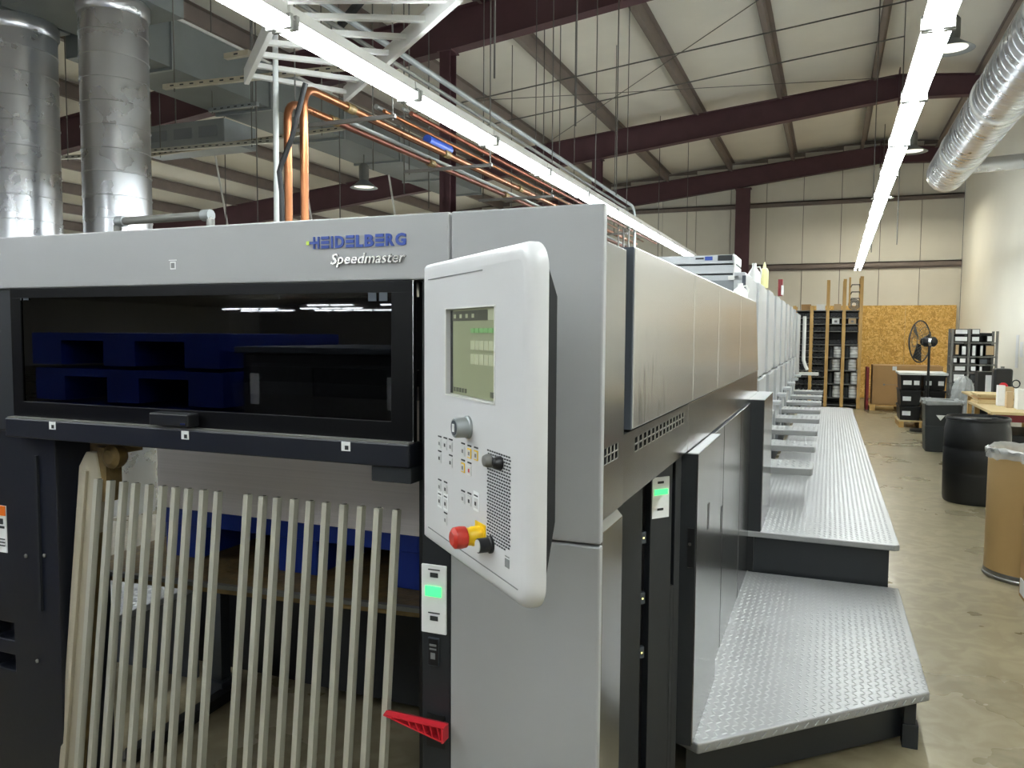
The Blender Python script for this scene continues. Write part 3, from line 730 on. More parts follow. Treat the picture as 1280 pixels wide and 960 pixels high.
# round rotary button with ring
def knob(u, z, prof, m_, name, par=CT, label=None):
    return MB().lathe(prof, (u, 0, z), 24, (0, -1, 0)).build(name, m_, par, local=True, label=label)
ku, kz = uv(580, 531); ku += .022; kz -= .002
kb = knob(ku, kz, [(.021, 0), (.021, .004), (.0185, .006), (.0185, .025), (.0165, .028)], 'galvanised_dull', 'rotary_knob')
knob(ku, kz, [(.0135, .0275), (.0135, .0288)], 'slate', 'knob_cap', kb)
MB().box(ku - .004, ku + .004, -.0302, -.0286, kz - .007, kz + .007).build('knob_mark', 'label_white', kb, local=True)
# emergency stop
eu, ez = uv(598, 667)
knob(eu + .012, ez, [(.020, 0), (.020, .003)], 'yellow', 'stop_plate')
MB().box(eu - .012, eu + .034, -.002, 0, ez - .022, ez + .022).build('stop_backplate', 'yellow', CT, .004, local=True)
knob(eu + .012, ez, [(.017, .003), (.017, .018), (.0155, .02), (.0155, .028)], 'yellow', 'stop_collar')
knob(eu + .012, ez, [(.012, .028), (.0185, .030), (.0195, .040), (.0185, .050), (.012, .055)], 'estop_red', 'stop_button')
bu, bz = uv(612, 678)
knob(bu + .006, bz - .002, [(.015, 0), (.015, .004), (.0125, .006), (.0125, .024)], 'near_black', 'black_button')
knob(bu + .006, bz - .002, [(.0105, .024), (.0105, .0255)], 'console_edge', 'black_button_cap')
for px, py, mm in ((611, 575, 'steel_grey'), (624, 578, 'near_black')):
    u, z = uv(px, py); knob(u + .006, z, [(.0115, 0), (.0115, .006), (.009, .012), (.004, .014)], mm, 'key_switch')
# speaker slots
m = MB(); g0u, g0z = uv(608, 566); g1u, _ = uv(636, 580)
gu1 = g1u; zt_ = .235; zb_ = .082
nr = 30
for r_ in range(nr):
    for c_ in range(10):
        u = .350 + c_ * .0095 + (.003 if r_ % 2 else 0); z = zt_ - r_ * (zt_ - zb_) / (nr - 1)
        if z < .085 and c_ > 7: continue
        m.box(u, u + .0062, -.0007, 0, z, z + .0026)
m.build('speaker_slots', 'print_dark', CT, local=True, kind='stuff')
MB().box(.425, .441, -.0008, 0, .056, .070).box(.425, .441, -.0008, 0, .073, .0745).build('key_symbol', 'print_grey', CT, local=True)
# keys: a bar over a small square
def k8(x, y): return uv(535 + x * .2083, 505 + y * .2083)
for (x, y_, style) in ((72, 230, 0), (105, 240, 0), (138, 250, 0), (72, 318, 0), (138, 345, 0), (212, 275, 0), (250, 290, 'y'), (290, 302, 'y'), (212, 375, 'y'), (250, 392, 'r'),
                       (72, 490, 0), (107, 505, 0), (72, 575, 'w'), (107, 592, 'w'), (107, 690, 0), (212, 560, 0), (250, 575, 0), (290, 590, 'w')):
    u, z = k8(x, y_)
    if style == 'w': MB().box(u - .0125, u + .0135, -.0008, 0, z - .0155, z + .0195).build('key_frame', 'label_white', CT, .001, local=True)
    kk = MB().box(u - .009, u + .009, -.0014, 0, z - .011, z + .007).build('key', {'y': 'yellow', 'r': 'white_metal'}.get(style, 'console_edge'), CT, .001, local=True)
    MB().box(u - .0065, u + .0065, -.0018, -.0014, z - .0085, z + .0045).build('key_face', 'console_edge', kk, local=True)
    MB().box(u - .0085, u + .0085, -.0012, 0, z + .0105, z + .0130).build('key_bar', 'print_dark', CT, local=True)
    MB().box(u - .0035, u + .0035, -.0022, -.0018, z - .0055, z + .001).build('key_symbol', {'y': 'print_grey', 'r': 'red_plastic'}.get(style, 'print_dark' if style == 'w' or (x + y_) % 3 == 0 else 'print_grey'), kk, local=True)

# ================================================================== PLATFORMS
LPt = thing('lower_platform', 'low diamond-plate operator step with slanted front edge', 'platform', (0, 3.8, 0))
A_, B_, C_, D_, E_ = Vector((-.392, 2.755)), Vector((.420, 3.54)), Vector((.408, 4.965)), Vector((-.448, 4.965)), Vector((-.475, 2.80))
poly = [tuple(p) for p in (E_, A_, B_, C_, D_)]
MB().prism(poly, .212, .25, 'z').build('deck', 'plate', LPt, .006, seg=3)
def inpoly(x, y, pts=poly, inset=.012):
    s_ = True; n = len(pts)
    for i in range(n):
        a_, b_ = pts[i], pts[(i + 1) % n]; ex, ey = b_[0] - a_[0], b_[1] - a_[1]; l = math.hypot(ex, ey)
        if (ex * (y - a_[1]) - ey * (x - a_[0])) / l < inset: return False
    return True
m = MB(); lugs(m, inpoly, -.48, .44, 2.75, 4.97, .2503); m.build('deck_lugs', 'lug', LPt, kind='stuff')
# lugs on the folded front edge
m = MB(); d = (B_ - A_).normalized(); nr_ = Vector((d.y, -d.x)); L = (B_ - A_).length; t = .03
while t < L - .02:
    c_ = A_ + d * t; 
    for s_ in (0, ):
        p0 = Vector((c_.x + nr_.x * .0015, c_.y + nr_.y * .0015, .222)); p1 = p0 + Vector((d.x * .02, d.y * .02, .016))
        m.bar(p0, p1, .003, .006, (nr_.x, nr_.y, 0))
    t += .05
m.build('edge_lugs', 'lug', LPt, kind='stuff')
# dark base under it
ins = [( -.45, 2.86), (.335, 3.60), (.345, 4.93), (-.44, 4.93)]
MB().prism(ins, .02, .212, 'z').build('base', 'charcoal', LPt, .003)
q = atz(1137, 931, 0)
MB().box(.33, .375, 3.545, 3.59, 0, .212).build('leg', 'charcoal', LPt, .002)
MB().box(.325, .385, 3.535, 3.60, 0, .10).build('leg_foot', 'charcoal', LPt, .002)
UPt = thing('upper_platform', 'long raised diamond-plate walkway running beside the printing units', 'platform', (0, 9, 0))
poly2 = [(-.44, 4.965), (.385, 4.955), (.407, 4.975), (.37, 14.2), (.34, 14.3), (-.44, 14.3)]
MB().prism(poly2, .465, .50, 'z').build('deck', 'plate', UPt, .006, seg=3)
m = MB(); lugs(m, lambda x, y: inpoly(x, y, poly2), -.43, .40, 4.97, 14.3, .5003); m.build('deck_lugs', 'lug', UPt, kind='stuff')
MB().box(-.43, .355, 5.0, 14.2, 0.02, .465).build('base', 'charcoal', UPt)
MB().box(-.445, -.40, 4.975, 5.0, .25, .465).build('base_bracket', 'near_black', UPt)

# ================================================================== PRINTING UNITS
pu = thing('printing_unit', 'pale grey printing unit, nearest behind the delivery covers', 'machine', (-.5, 5.9, 0), 0, 'row of printing units')
Y0 = 5.9
def U(name, m_, x0, x1, y0, y1, z0, z1, bev=0): return box(name, m_, x0, x1, Y0 + y0, Y0 + y1, z0, z1, pu, bev)
U('body', 'unit_grey', -2.6, -.66, .02, 1.16, 0, 2.10)
U('side_cover', 'unit_white', -.66, -.58, 0.0, .62, 1.33, 2.155, .006)
U('side_cover', 'unit_white', -.66, -.60, .64, 1.17, 1.33, 2.155, .006)
U('hinge_strip', 'unit_grey', -.66, -.592, .62, .64, .52, 2.14)
U('lower_cover', 'unit_white', -.66, -.56, .0, .60, .505, 1.31, .006)
U('lower_cover', 'unit_white', -.66, -.585, .66, 1.15, .505, 1.31, .006)
U('top_rail', 'white_metal', -.70, -.62, .0, 1.17, 2.10, 2.13)
# treads
TR = MB().prism([(-.57, Y0 + .02), (-.10, Y0 + .06), (-.09, Y0 + .09), (-.09, Y0 + .42), (-.57, Y0 + .46)], .70, .75, 'z').build('tread', 'plate', pu, .004)
m = MB(); lugs(m, lambda x, y: True, -.55, -.10, Y0 + .09, Y0 + .42, .7505, pitch=.05, L=.02, W=.006, h=.004); m.build('tread_lugs', 'lug', TR, kind='stuff')
MB().box(-.57, -.53, Y0 + .05, Y0 + .40, .50, .70).build('tread_bracket', 'unit_grey', pu)
U('hand_step', 'unit_white', -.60, -.46, .20, .45, .985, 1.02, .004)
MB().prism([(Y0 + .22, .90), (Y0 + .26, .985), (Y0 + .42, .985)], -.57, -.55, 'x').build('hand_step_bracket', 'unit_grey', pu)
names = ['', 'second', 'third', 'fourth', 'fifth', 'sixth', 'seventh', 'farthest']
for k in range(1, 8):
    dup(pu, (-.5, 5.9 + 1.2 * k, 0), 'pale grey printing unit, %s of the row behind the delivery' % (names[k] if k < 7 else 'farthest'))
U('cover_grip', 'slate', -.60, -.575, -.012, .0, 1.93, 2.13)
fd = thing('sheet_feeder', 'tall pale feeder housing at the far end of the press', 'machine', (-.6, 16, 0))
box('housing', 'unit_white', -2.5, -.66, 15.6, 17.6, .0, 2.05, fd, .02)
box('side_cover', 'unit_white', -.66, -.57, 15.6, 17.0, .9, 2.12, fd, .01)
MB().tube([(-.50, 17.3, 2.1), (-.50, 17.3, 1.2), (-.46, 17.3, 1.08), (-.42, 17.3, 1.0)], .035).build('curved_guard', 'white_metal', fd)
MB().box(-.70, -.2, 17.0, 17.4, .90, .95).build('feed_step', 'white_metal', fd)
# hood boxes seen over the cover edge
hd = thing('upper_hood', 'light grey louvred hood with dark seams above the far delivery covers', 'hood', (-1.3, 7, 1.9))
zt0 = aty(918, 318, 7.0).z
for k in range(4):
    MB().box(-1.75, -.775 - .02 * k * 0, 7.0 + .02 * k, 7.5, zt0 - .085 * (k + 1) + .012, zt0 - .085 * k).build('louvre', 'unit_white', hd, .004)
MB().box(-1.7, -.80, 7.06, 7.45, 2.135, zt0 - .01).build('core', 'near_black', hd)
MB().box(-.92, -.80, 6.99, 7.0, zt0 - .05, zt0 - .005).build('end_plate', 'near_black', hd)
MB().tube([(-.79, 6.98, zt0), (-.775, 6.98, zt0 - .03), (-.78, 6.98, zt0 - .25)], .008).build('hose', 'white_metal', hd)
MB().box(-1.11, -1.04, 6.997, 7.0, zt0 - .035, zt0 - .02).build('badge', 'print_dark', hd)
MB().box(-1.03, -.965, 6.997, 7.0, zt0 - .045, zt0 - .012).build('badge', 'logo_blue', hd)

# ---- bottles and jugs on the press top
def jug(px, py, Y, hgt, r, m_, lab, name='plastic_jug', z=None):
    q = aty(px, py, Y); t = thing(name, lab, 'jug', (q.x, Y, q.z if z is None else z))
    MB().lathe([(r * .9, 0), (r, .01), (r, hgt * .55), (r * .85, hgt * .68), (r * .35, hgt * .85), (r * .3, hgt * .92)], n=16).build('body', m_, t, local=True)
    MB().lathe([(r * .36, hgt * .90), (r * .36, hgt)], n=12).build('cap', 'white_plastic', t, local=True)
    MB().tube([(r * .3, 0, hgt * .86), (r * .8, 0, hgt * .88), (r * 1.05, 0, hgt * .72), (r * .95, 0, hgt * .5)], r * .12).build('handle', m_, t, local=True)
jug(925, 372, 5.22, .135, .048, 'white_plastic', 'short white plastic jug at the end of the grey hood', z=1.896)
jug(942, 366, 7.6, .27, .06, 'white_plastic', 'tall white plastic jug with loop handle on the press top')
q = aty(955, 363, 8.0)
t = thing('squeeze_bottle', 'cream-yellow squeeze bottle with pointed cap on the press top', 'bottle', (q.x, 8.0, 2.158))
MB().lathe([(.036, 0), (.038, .01), (.038, .16), (.03, .185), (.012, .195)], n=16).build('body', 'cream_plastic', t, local=True)
MB().lathe([(.016, .19), (.014, .215), (.004, .25)], n=12).build('spout', 'cream_plastic', t, local=True)
q = aty(975, 372, 9.6)
t = thing('red_binder', 'narrow red and white upright pack on top of the third printing unit', 'box', (q.x, 9.6, 2.158))
MB().box(-.025, .025, -.01, .09, 0, .19).build('cover', 'dark_red', t, local=True)
MB().box(.012, .032, -.012, .08, .01, .12).build('pages', 'label_white', t, local=True)
t = thing('glove_pile', 'small grey crumpled cloth lying beside the white jugs', 'cloth', (-.72, 6.85, 1.9))
MB().lathe([(.05, 0), (.09, .03), (.07, .09), (.02, .11)], n=12).build('fold', 'steel_grey', t, local=True)

# ================================================================== DUCTS, PIPES
def vduct(px, lab, Y=5.5, top=4.70):
    q = aty(px, 100, Y); dist = math.hypot(q.x, Y)
    r_ = .267 * dist / 7.56 * (1.0 if px > 100 else 1.06)
    t = thing('spiral_duct', lab, 'duct', (q.x, Y, 0), 0, None)
    MB().lathe([(r_, 0), (r_, top)], n=48).build('pipe', 'galvanised', t, local=True)
    z = 2.3; pit = .19 * dist / 7.56
    while z < top - .05:
        MB().lathe([(r_, -.006), (r_ + .006, -.003), (r_ + .006, .003), (r_, .006)], (0, 0, z), 48, (0, .02, 1), caps=False).build('seam_ring', 'galvanised', t, local=True); z += pit
    MB().lathe([(r_ + .004, 0), (r_ + .02, .03), (r_ + .02, .12), (r_ + .004, .14)], (0, 0, top - .14), 40, caps=False).build('collar', 'galvanised', t, local=True)
    return q.x, r_
x1_, _ = vduct(143.5, 'wide spiral duct standing behind the press, the right one of the two')
x2_, _ = vduct(23, 'wide spiral duct cut by the left edge of the picture')
bd = thing('rectangular_duct', 'big grey rectangular duct hanging above the press at left', 'duct', (-6.9, 8, 4.55))
yy = [6.0, 6.6, 8.2, 9.8, 11.4, 13.0, 14.6]
for a_, b_ in zip(yy[:-1], yy[1:]):
    MB().box(-7.45, -6.62, a_ + .006, b_ - .006, 4.52, 5.05).build('section', 'duct_box', bd)
    MB().box(-7.48, -6.59, b_ - .02, b_ + .02, 4.49, 5.08).build('flange', 'galvanised_dull', bd)
MB().box(-7.2, -5.85, 5.15, 6.0, 4.70, 5.15).build('plenum', 'duct_box', bd)
MB().box(-8.4, -7.25, 5.15, 5.9, 4.70, 5.1).build('plenum', 'duct_box', bd)
MB().box(-6.61, -6.59, 6.0, 9.5, 5.04, 5.07).build('edge_angle', 'white_metal', bd)
# right spiral duct
cd_ = thing('overhead_spiral_duct', 'long round spiral duct running under the roof along the right wall', 'duct', (1.93, 12, 4.72))
axL = aty(1183, 217, 16.7); cx_, cz_ = axL.x, axL.z
rad = .335
MB().cyl((cx_, 2.0, cz_), (cx_, 16.7, cz_), rad, 40).build('pipe', 'galvanised', cd_)
y = 2.6
while y < 16.5:
    MB().lathe([(rad, -.008), (rad + .008, -.004), (rad + .008, .004), (rad, .008)], (cx_, y, cz_), 36, (0, 1, .02), caps=False).build('seam_ring', 'galvanised', cd_); y += .2
for y in (8.6, 11.6, 14.6):
    MB().lathe([(rad, -.05), (rad + .02, -.04), (rad + .02, .04), (rad, .05)], (cx_, y, cz_), 36, (0, 1, 0), caps=False).build('coupling', 'white_metal', cd_)
MB().cyl((cx_ + .1, 16.2, cz_), (XR, 16.2, cz_ + .05), .13, 20).build('wall_branch', 'galvanised', cd_)
MB().cyl((cx_ + .1, 10.6, cz_), (XR, 10.6, cz_ + .05), .13, 20).build('wall_branch', 'galvanised', cd_)
# copper pipes
def arc(p0, p1, p2, n=6):
    return [p0.lerp(p1, t).lerp(p1.lerp(p2, t), t) for t in [i / n for i in range(n + 1)]]
V = Vector
for k, (x_, y_, zt, lab) in enumerate(((-3.07, 4.12, 3.22, 'bright copper pipe rising behind the press, the right one of the pair'), (-3.27, 4.22, 3.18, 'bright copper pipe rising behind the press, left one beside the black cable'))):
    t = thing('copper_pipe', lab, 'pipe', (x_, y_, 0))
    pts = [V((x_, y_, 0)), V((x_, y_, zt - .12))] + arc(V((x_, y_, zt - .12)), V((x_, y_, zt)), V((x_, y_ + .12, zt))) + [V((x_, y_ + .5, zt))]
    MB().tube(pts, .026, 12).build('riser', 'copper', t)
    for (ya, yb) in ((.5, 1.9), (2.0, 3.6), (3.7, 6.0), (6.1, 9)):
        MB().cyl((x_, y_ + ya, zt), (x_, y_ + yb, zt), .024, 10).build('run', 'copper_tarnished' if k else 'copper', t)
    for ya in (.5, 1.95, 3.65, 6.05): MB().cyl((x_, y_ + ya - .04, zt), (x_, y_ + ya + .05, zt), .033, 12).build('coupling', 'grease_brown', t)
# smaller pipes in the same bundle
bun = [(-2.92, 3.32, .018, 'copper_tarnished'), (-2.99, 3.36, .014, 'steel_grey'), (-3.15, 3.36, .014, 'copper'), (-3.22, 3.40, .02, 'steel_grey'), (-3.36, 3.34, .013, 'copper_tarnished'), (-3.44, 3.30, .016, 'pvc_white')]
for k, (x_, z_, r_, mm) in enumerate(bun):
    tag(MB().cyl((x_, 5.2, z_), (x_, 14, z_), r_, 8).build('service_pipe', mm), 'thin pipe in the bundle running back beside the copper pipes', 'pipe', 'thin service pipes')
tag(MB().cyl((-3.08, 5.75, 3.27), (-3.08, 6.15, 3.27), .04, 12).build('blue_valve', 'logo_blue'), 'short blue valve body among the copper pipes', 'valve')
tag(MB().cyl(aty(345, 275, 4.4) * 1 - V((0, 0, 1)), aty(345, 0, 4.4) + V((0, 0, 1.5)), .019, 12).build('white_conduit', 'pvc_white'), 'upright white conduit left of the copper risers', 'conduit')
pc = [aty(382, 104, 4.05), aty(374, 135, 4.05), aty(364, 175, 4.05), aty(352, 205, 4.05), aty(349, 215, 4.05), aty(352, 240, 4.05), aty(353, 290, 4.05)]
tag(MB().tube(pc, .016, 8).build('black_cable', 'rubber_black'), 'thick black cable hanging in front of the copper risers', 'cable')
# grey handrail on the left platform
hr = thing('handrail', 'grey pipe handrail above the left end of the press top', 'handrail', (-3.1, 3, 1.3))
a0, a1 = aty(147, 277, 3.0), aty(262, 269, 3.0)
MB().tube([V((a0.x, 3, 1.3)), V((a0.x, 3, a0.z - .02)), V((a0.x + .02, 3, a0.z)), V((a1.x - .02, 3, a1.z)), V((a1.x + .005, 3, a1.z - .02)), V((a1.x + .005, 3, 1.3))], .02, 10).build('pipe', 'steel_grey', hr)
for p_ in ((a1.x - .01, a1.z), (a0.x + .03, a0.z)): MB().cyl((p_[0] - .03, 3, p_[1]), (p_[0] + .02, 3, p_[1]), .028, 12).build('elbow', 'galvanised_dull', hr)
# conduits along the left light row
for k, dx in enumerate((0, -.09, -.17, -.25)):
    z_ = 3.62 - .03 * k
    tag(MB().tube([V((-2.80 + dx, 3.2, z_)), V((-2.80 + dx, 11.6, z_))] + arc(V((-2.80 + dx, 11.6, z_)), V((-2.80 + dx, 11.85, z_)), V((-2.80 + dx, 11.85, z_ - .25))) + [V((-2.80 + dx, 11.85, 2.0))], (.022, .016, .016, .013)[k], 8).build('conduit', ('galvanised_dull', 'steel_grey', 'wire', 'steel_grey')[k]),
        ('thick galvanised conduit above the left light row', 'middle thin conduit above the left light row', 'third thin conduit above the left light row', 'leftmost thin conduit above the left light row')[k], 'conduit')
for k, y in enumerate((4.6, 6.2, 7.8, 9.4, 11.0)):
    t = thing('trapeze_hanger', 'small steel trapeze carrying the pipe runs, %s from the front' % ordn[k], 'hanger', (-3.0, y, 3.1), 0, 'trapeze hangers')
    MB().box(-3.55, -2.7, y - .012, y + .012, 3.115, 3.14).build('crossbar', 'wire', t)
    for x_ in (-3.5, -2.72): MB().cyl((x_, y, 3.1), (x_, y, roofz(x_)), .006, 5).build('rod', 'wire', t)
# slotted strut channels
def strut(p0, p1, lab, m_='galvanised_dull', hang=True, sz=.042):
    t = thing('strut_channel', lab, 'channel', tuple(p0))
    MB().bar(p0, p1, sz, sz).build('channel', m_, t)
    d = (p1 - p0); n = int(d.length / .1); mm = MB()
    for k in range(1, n): q = p0 + d * (k / n); mm.bar(q + V((0, -sz / 2 - .001, 0)) - d.normalized() * .02, q + V((0, -sz / 2 - .001, 0)) + d.normalized() * .02, .002, .012)
    mm.build('slots', 'print_dark', t, kind='stuff')
    if hang:
        for f_ in (.06, .9): q = p0.lerp(p1, f_); MB().cyl(q - V((0, 0, .05)), (q.x, q.y, roofz(q.x)), .007, 5).build('rod', 'wire', t)
strut(atz(205, 109, 3.9), atz(440, 84, 3.9), 'slotted strut crossing left of the strip lights under a hanging rod', 'cream_metal')
strut(atz(262, 138, 4.3), atz(322, 130, 4.3), 'short slotted strut below the rectangular duct at left')
strut(atz(188, 194, 4.0), atz(430, 160, 4.0), 'long thin channel crossing above the copper risers', 'cream_metal')
strut(atz(70, 198, 3.95), atz(345, 176, 3.95), 'pale long channel crossing behind the spiral ducts', 'aluminium')
strut(atz(282, 71, 3.9), atz(312, 66, 3.9), 'tiny slotted strut beside the ladder tray', 'cream_metal', False)
# white ladder tray
zl = 3.5
LT = thing('ladder_tray', 'white overhead metal ladder tray crossing behind the left light row', 'ladder', tuple(atz(436, 60, zl)))
Rr = [atz(575, -12, zl), atz(432, 118, zl)]; Ll = [atz(356, -8, zl), atz(308, 96, zl)]
for a_, b_ in (Rr, Ll): MB().bar(a_, b_, .035, .11).build('side_rail', 'white_metal', LT, .004)
for k in range(7):
    f_ = (k + .4) / 6.6
    MB().bar(Ll[0].lerp(Ll[1], f_), Rr[0].lerp(Rr[1], f_), .035, .03).build('rung', 'white_metal', LT)
for a_ in (Rr[0], Ll[1].lerp(Ll[0], .2)): MB().cyl(a_, (a_.x, a_.y, roofz(a_.x)), .006, 5).build('rod', 'wire', LT)
# second, dark bracket behind it
t = thing('steel_bracket', 'dark diagonal steel brace at the top edge beside the ladder tray', 'bracket', tuple(atz(440, 20, 4)))
MB().bar(atz(452, 0, 4.1), atz(425, 32, 4.0), .04, .05).build('brace', 'charcoal', t)
# unit heater
uh = thing('unit_heater', 'dark hanging unit heater between the right spiral duct and the press pipes', 'heater', (-11, 12, 3.9))
for (x0, x1, y0, y1, z, h_) in ((192, 300, 152, 190, 4.3, .3),):
    q = atz(245, 172, 4.3)
    MB().box(q.x - .9, q.x + .75, q.y - .3, q.y + .3, 4.12, 4.42).build('housing', 'galvanised_dull', uh, .01)
    for k in range(3): MB().box(q.x - .5 + k * .42, q.x - .2 + k * .42, q.y - .31, q.y - .3, 4.2, 4.34).build('louvre', 'unit_grey', uh)
    for dx in (-.8, -.35): MB().cyl((q.x + dx, q.y, 4.4), (q.x + dx, q.y, 6), .01, 5).build('rod', 'wire', uh)
# hanging rods
rods = [(720, 7.0, 3.6), (826, 17.4, 3.3), (772, 9.5, 3.4), (700, 11, 3.4), (862, 20, 3.2), (618, 5.5, 3.6), (770, 13, 3.4), (1128, 12.5, 3.0), (1096, 13.5, 3.0), (280, 9.0, 2.2), (424, 9.0, 2.1), (320, 7.5, 2.2), (680, 10.6, 3.2), (640, 12, 3.2), (536, 8.5, 3.2), (505, 7.5, 3.2), (466, 7.2, 3.4)]
for (px, Y_, z0) in rods:
    q = aty(px, 120, Y_)
    tag(MB().cyl((q.x, Y_, z0), (q.x, Y_, roofz(q.x) - .02), .0075, 5).build('hanger_rod', 'wire'), 'thin grey rod hanging straight down from the roof', 'rod', 'thin hanger rods from the roof')
# roof bracing rods
for k, (a_, b_, r_, lab) in enumerate((((640, 105), (1120, -10), .012, 'thin brace rod crossing the roof, nearest of the two running up to the right'), ((480, 178), (1170, 37), .012, 'thin brace rod crossing the roof, farther of the two running up to the right'))):
    xa, xb = -8.0, 1.0; Yk = (13.4, 14.95)[k]
    tag(MB().cyl((xa, Yk, roofz(xa) - .23), (xb, Yk, roofz(xb) - .23), r_, 6).build('brace_rod', 'wire'), lab, 'rod')
a_, b_ = (-6.1, 16.9), (.5, 10.3)
tag(MB().cyl((-6.1, 16.9, roofz(-6.1) - .3), (.5, 10.3, roofz(.5) - .3), .008, 6).build('brace_cable', 'wire'), 'slanting brace cable rising to the right under the roof', 'cable')
tag(MB().cyl((-6.1, 13.2, roofz(-6.1) - .32), (1.0, 16.9, roofz(1.0) - .32), .006, 6).build('brace_cable', 'wire'), 'nearly level thin brace cable under the middle roof bays', 'cable')
for k, x_ in enumerate((-7.2, -9.0, -11.0)):
    tag(MB().bar((x_, 12.5, 3.0), (x_ - .3, 12.3, 5.3), .05, .03).build('white_strap', 'white_metal'), 'short slanting white strap hanging under the far roof beams', 'strap', 'slanting white straps')

# ================================================================== RIGHT SIDE: drums, bins, tables
def rings_profile(r, h): return [(r * .93, 0), (r * .97, .015), (r * .985, .05), (r, h * .33), (r * 1.0, h * .345), (r * .985, h * .36), (r, h * .375), (r, h * .62), (r * .985, h * .635), (r, h * .65), (r * .99, h * .85), (r * .94, h * .93), (r * .93, h * .955), (r * .97, h * .96), (r * .97, h * .985), (r * .93, h), (r * .90, h), (r * .89, h * .97)]
bdz = thing('black_drum', 'round black plastic drum standing on the floor before the work table', 'drum', (1.435, 9.27, 0))
MB().lathe(rings_profile(.305, .885), n=40).build('shell', 'black_plastic', bdz, local=True)
MB().lathe([(.27, .855), (.1, .86), (.02, .86)], n=32, caps=False).build('lid', 'black_plastic', bdz, local=True)
MB().lathe([(.03, .86), (.03, .875)], (.15, 0, 0), 12).build('bung', 'dark_plastic', bdz, local=True)
tc = thing('trash_can', 'square dark grey bin with a clear bag over its rim', 'bin', (1.575, 13.25, 0))
def sq(s_, r_=.05, n=4):
    pts = []
    for cx0, cy0, a0 in ((1, 1, 0), (-1, 1, 90), (-1, -1, 180), (1, -1, 270)):
        for k in range(n + 1):
            a_ = math.radians(a0 + 90 * k / n); pts.append((cx0 * (s_ - r_) + r_ * math.cos(a_), cy0 * (s_ - r_) + r_ * math.sin(a_)))
    return pts
def loft(mb, layers, close=True, smooth=False):
    n = len(layers[0][0]); vs = [(p[0], p[1], z) for pts, z in layers for p in pts]
    mb.add(vs, [(i * n + k, i * n + (k + 1) % n, (i + 1) * n + (k + 1) % n, (i + 1) * n + k) for i in range(len(layers) - 1) for k in range(n)], smooth)
    if close: mb.add(vs, [tuple(range(n))[::-1]])
    return mb
loft(MB(), [(sq(.215), 0), (sq(.22), .02), (sq(.238), .38), (sq(.232), .385), (sq(.25), .72), (sq(.258), .72), (sq(.258), .75), (sq(.24), .75), (sq(.22), .1)]).build('body', 'dark_plastic', tc, local=True)
def bag(r_, z0, z1, mk, n=60, amp=.012, drop=.06):
    random.seed(int(r_ * 1000)); 
    def ring(rr, zz, am): 
        base = mk(rr); m_ = len(base)
        return [(p[0] * (1 + am * random.uniform(-1, 1)), p[1] * (1 + am * random.uniform(-1, 1)), zz + am * random.uniform(-.3, .3)) for p in base]
    lay = [ring(r_ * .80, z1 - .10, .03), ring(r_ * .93, z1 - .01, .03), ring(r_ * 1.0, z1 + .012, .03), ring(r_ * 1.06, z1, .04), ring(r_ * 1.07, z1 - drop * .5, .05), ring(r_ * 1.06, z1 - drop, .06)]
    n_ = len(lay[0]); vs = [p for l in lay for p in l]
    return MB().add(vs, [(i * n_ + k, i * n_ + (k + 1) % n_, (i + 1) * n_ + (k + 1) % n_, (i + 1) * n_ + k) for i in range(len(lay) - 1) for k in range(n_)], True)
bag(.255, 0, .755, lambda s_: sq(s_, .05, 8), drop=.05).build('bag', 'plastic_film', tc, local=True)
MB().add([(-.10, -.262, .55), (.02, -.262, .55), (-.04, -.262, .47), (-.10, -.256, .55), (.02, -.256, .55), (-.04, -.256, .47)], [(0, 1, 2), (5, 4, 3), (0, 3, 4, 1), (1, 4, 5, 2), (2, 5, 3, 0)]).build('triangle_label', 'label_white', tc, local=True)
fdm = thing('fibre_drum', 'brown cardboard drum with steel foot band and plastic bag over the rim', 'drum', (1.352, 6.46, 0))
MB().lathe([(.275, 0), (.275, .9), (.268, .9), (.262, .1)], n=48).build('shell', 'fibre_drum', fdm, local=True)
MB().lathe([(.279, 0), (.284, .006), (.284, .02), (.278, .026), (.278, .05), (.276, .055)], n=48, caps=False).build('foot_band', 'steel_band', fdm, local=True)
MB().lathe([(.277, .885), (.285, .892), (.285, .91), (.277, .918)], n=48, caps=False).build('rim_band', 'steel_band', fdm, local=True)
MB().lathe([(.262, .80), (.1, .80), (.01, .81)], n=32, caps=False).build('contents', 'cardboard_light', fdm, local=True)
circ = lambda rr: [(rr * math.cos(2 * math.pi * k / 48), rr * math.sin(2 * math.pi * k / 48)) for k in range(48)]
bag(.272, 0, .915, circ, drop=.06, amp=.01).build('bag', 'plastic_film', fdm, local=True)
cb = thing('brown_carton', 'tall brown cardboard carton at the right edge with a white label', 'box', (1.5, 5.7, 0))
MB().box(1.205, 1.75, 5.50, 5.98, 0, .92).build('body', 'cardboard', cb, .004)
MB().box(1.20, 1.205, 5.78, 5.94, .03, .13).build('label', 'label_white', cb)
loft(MB(), [([(1.19, 5.49), (1.76, 5.49), (1.76, 6.0), (1.19, 6.0)], .87), ([(1.18, 5.48), (1.77, 5.48), (1.77, 6.01), (1.18, 6.01)], .93), ([(1.22, 5.52), (1.72, 5.52), (1.72, 5.96), (1.22, 5.96)], .94)], close=False).build('bag', 'plastic_film', cb)

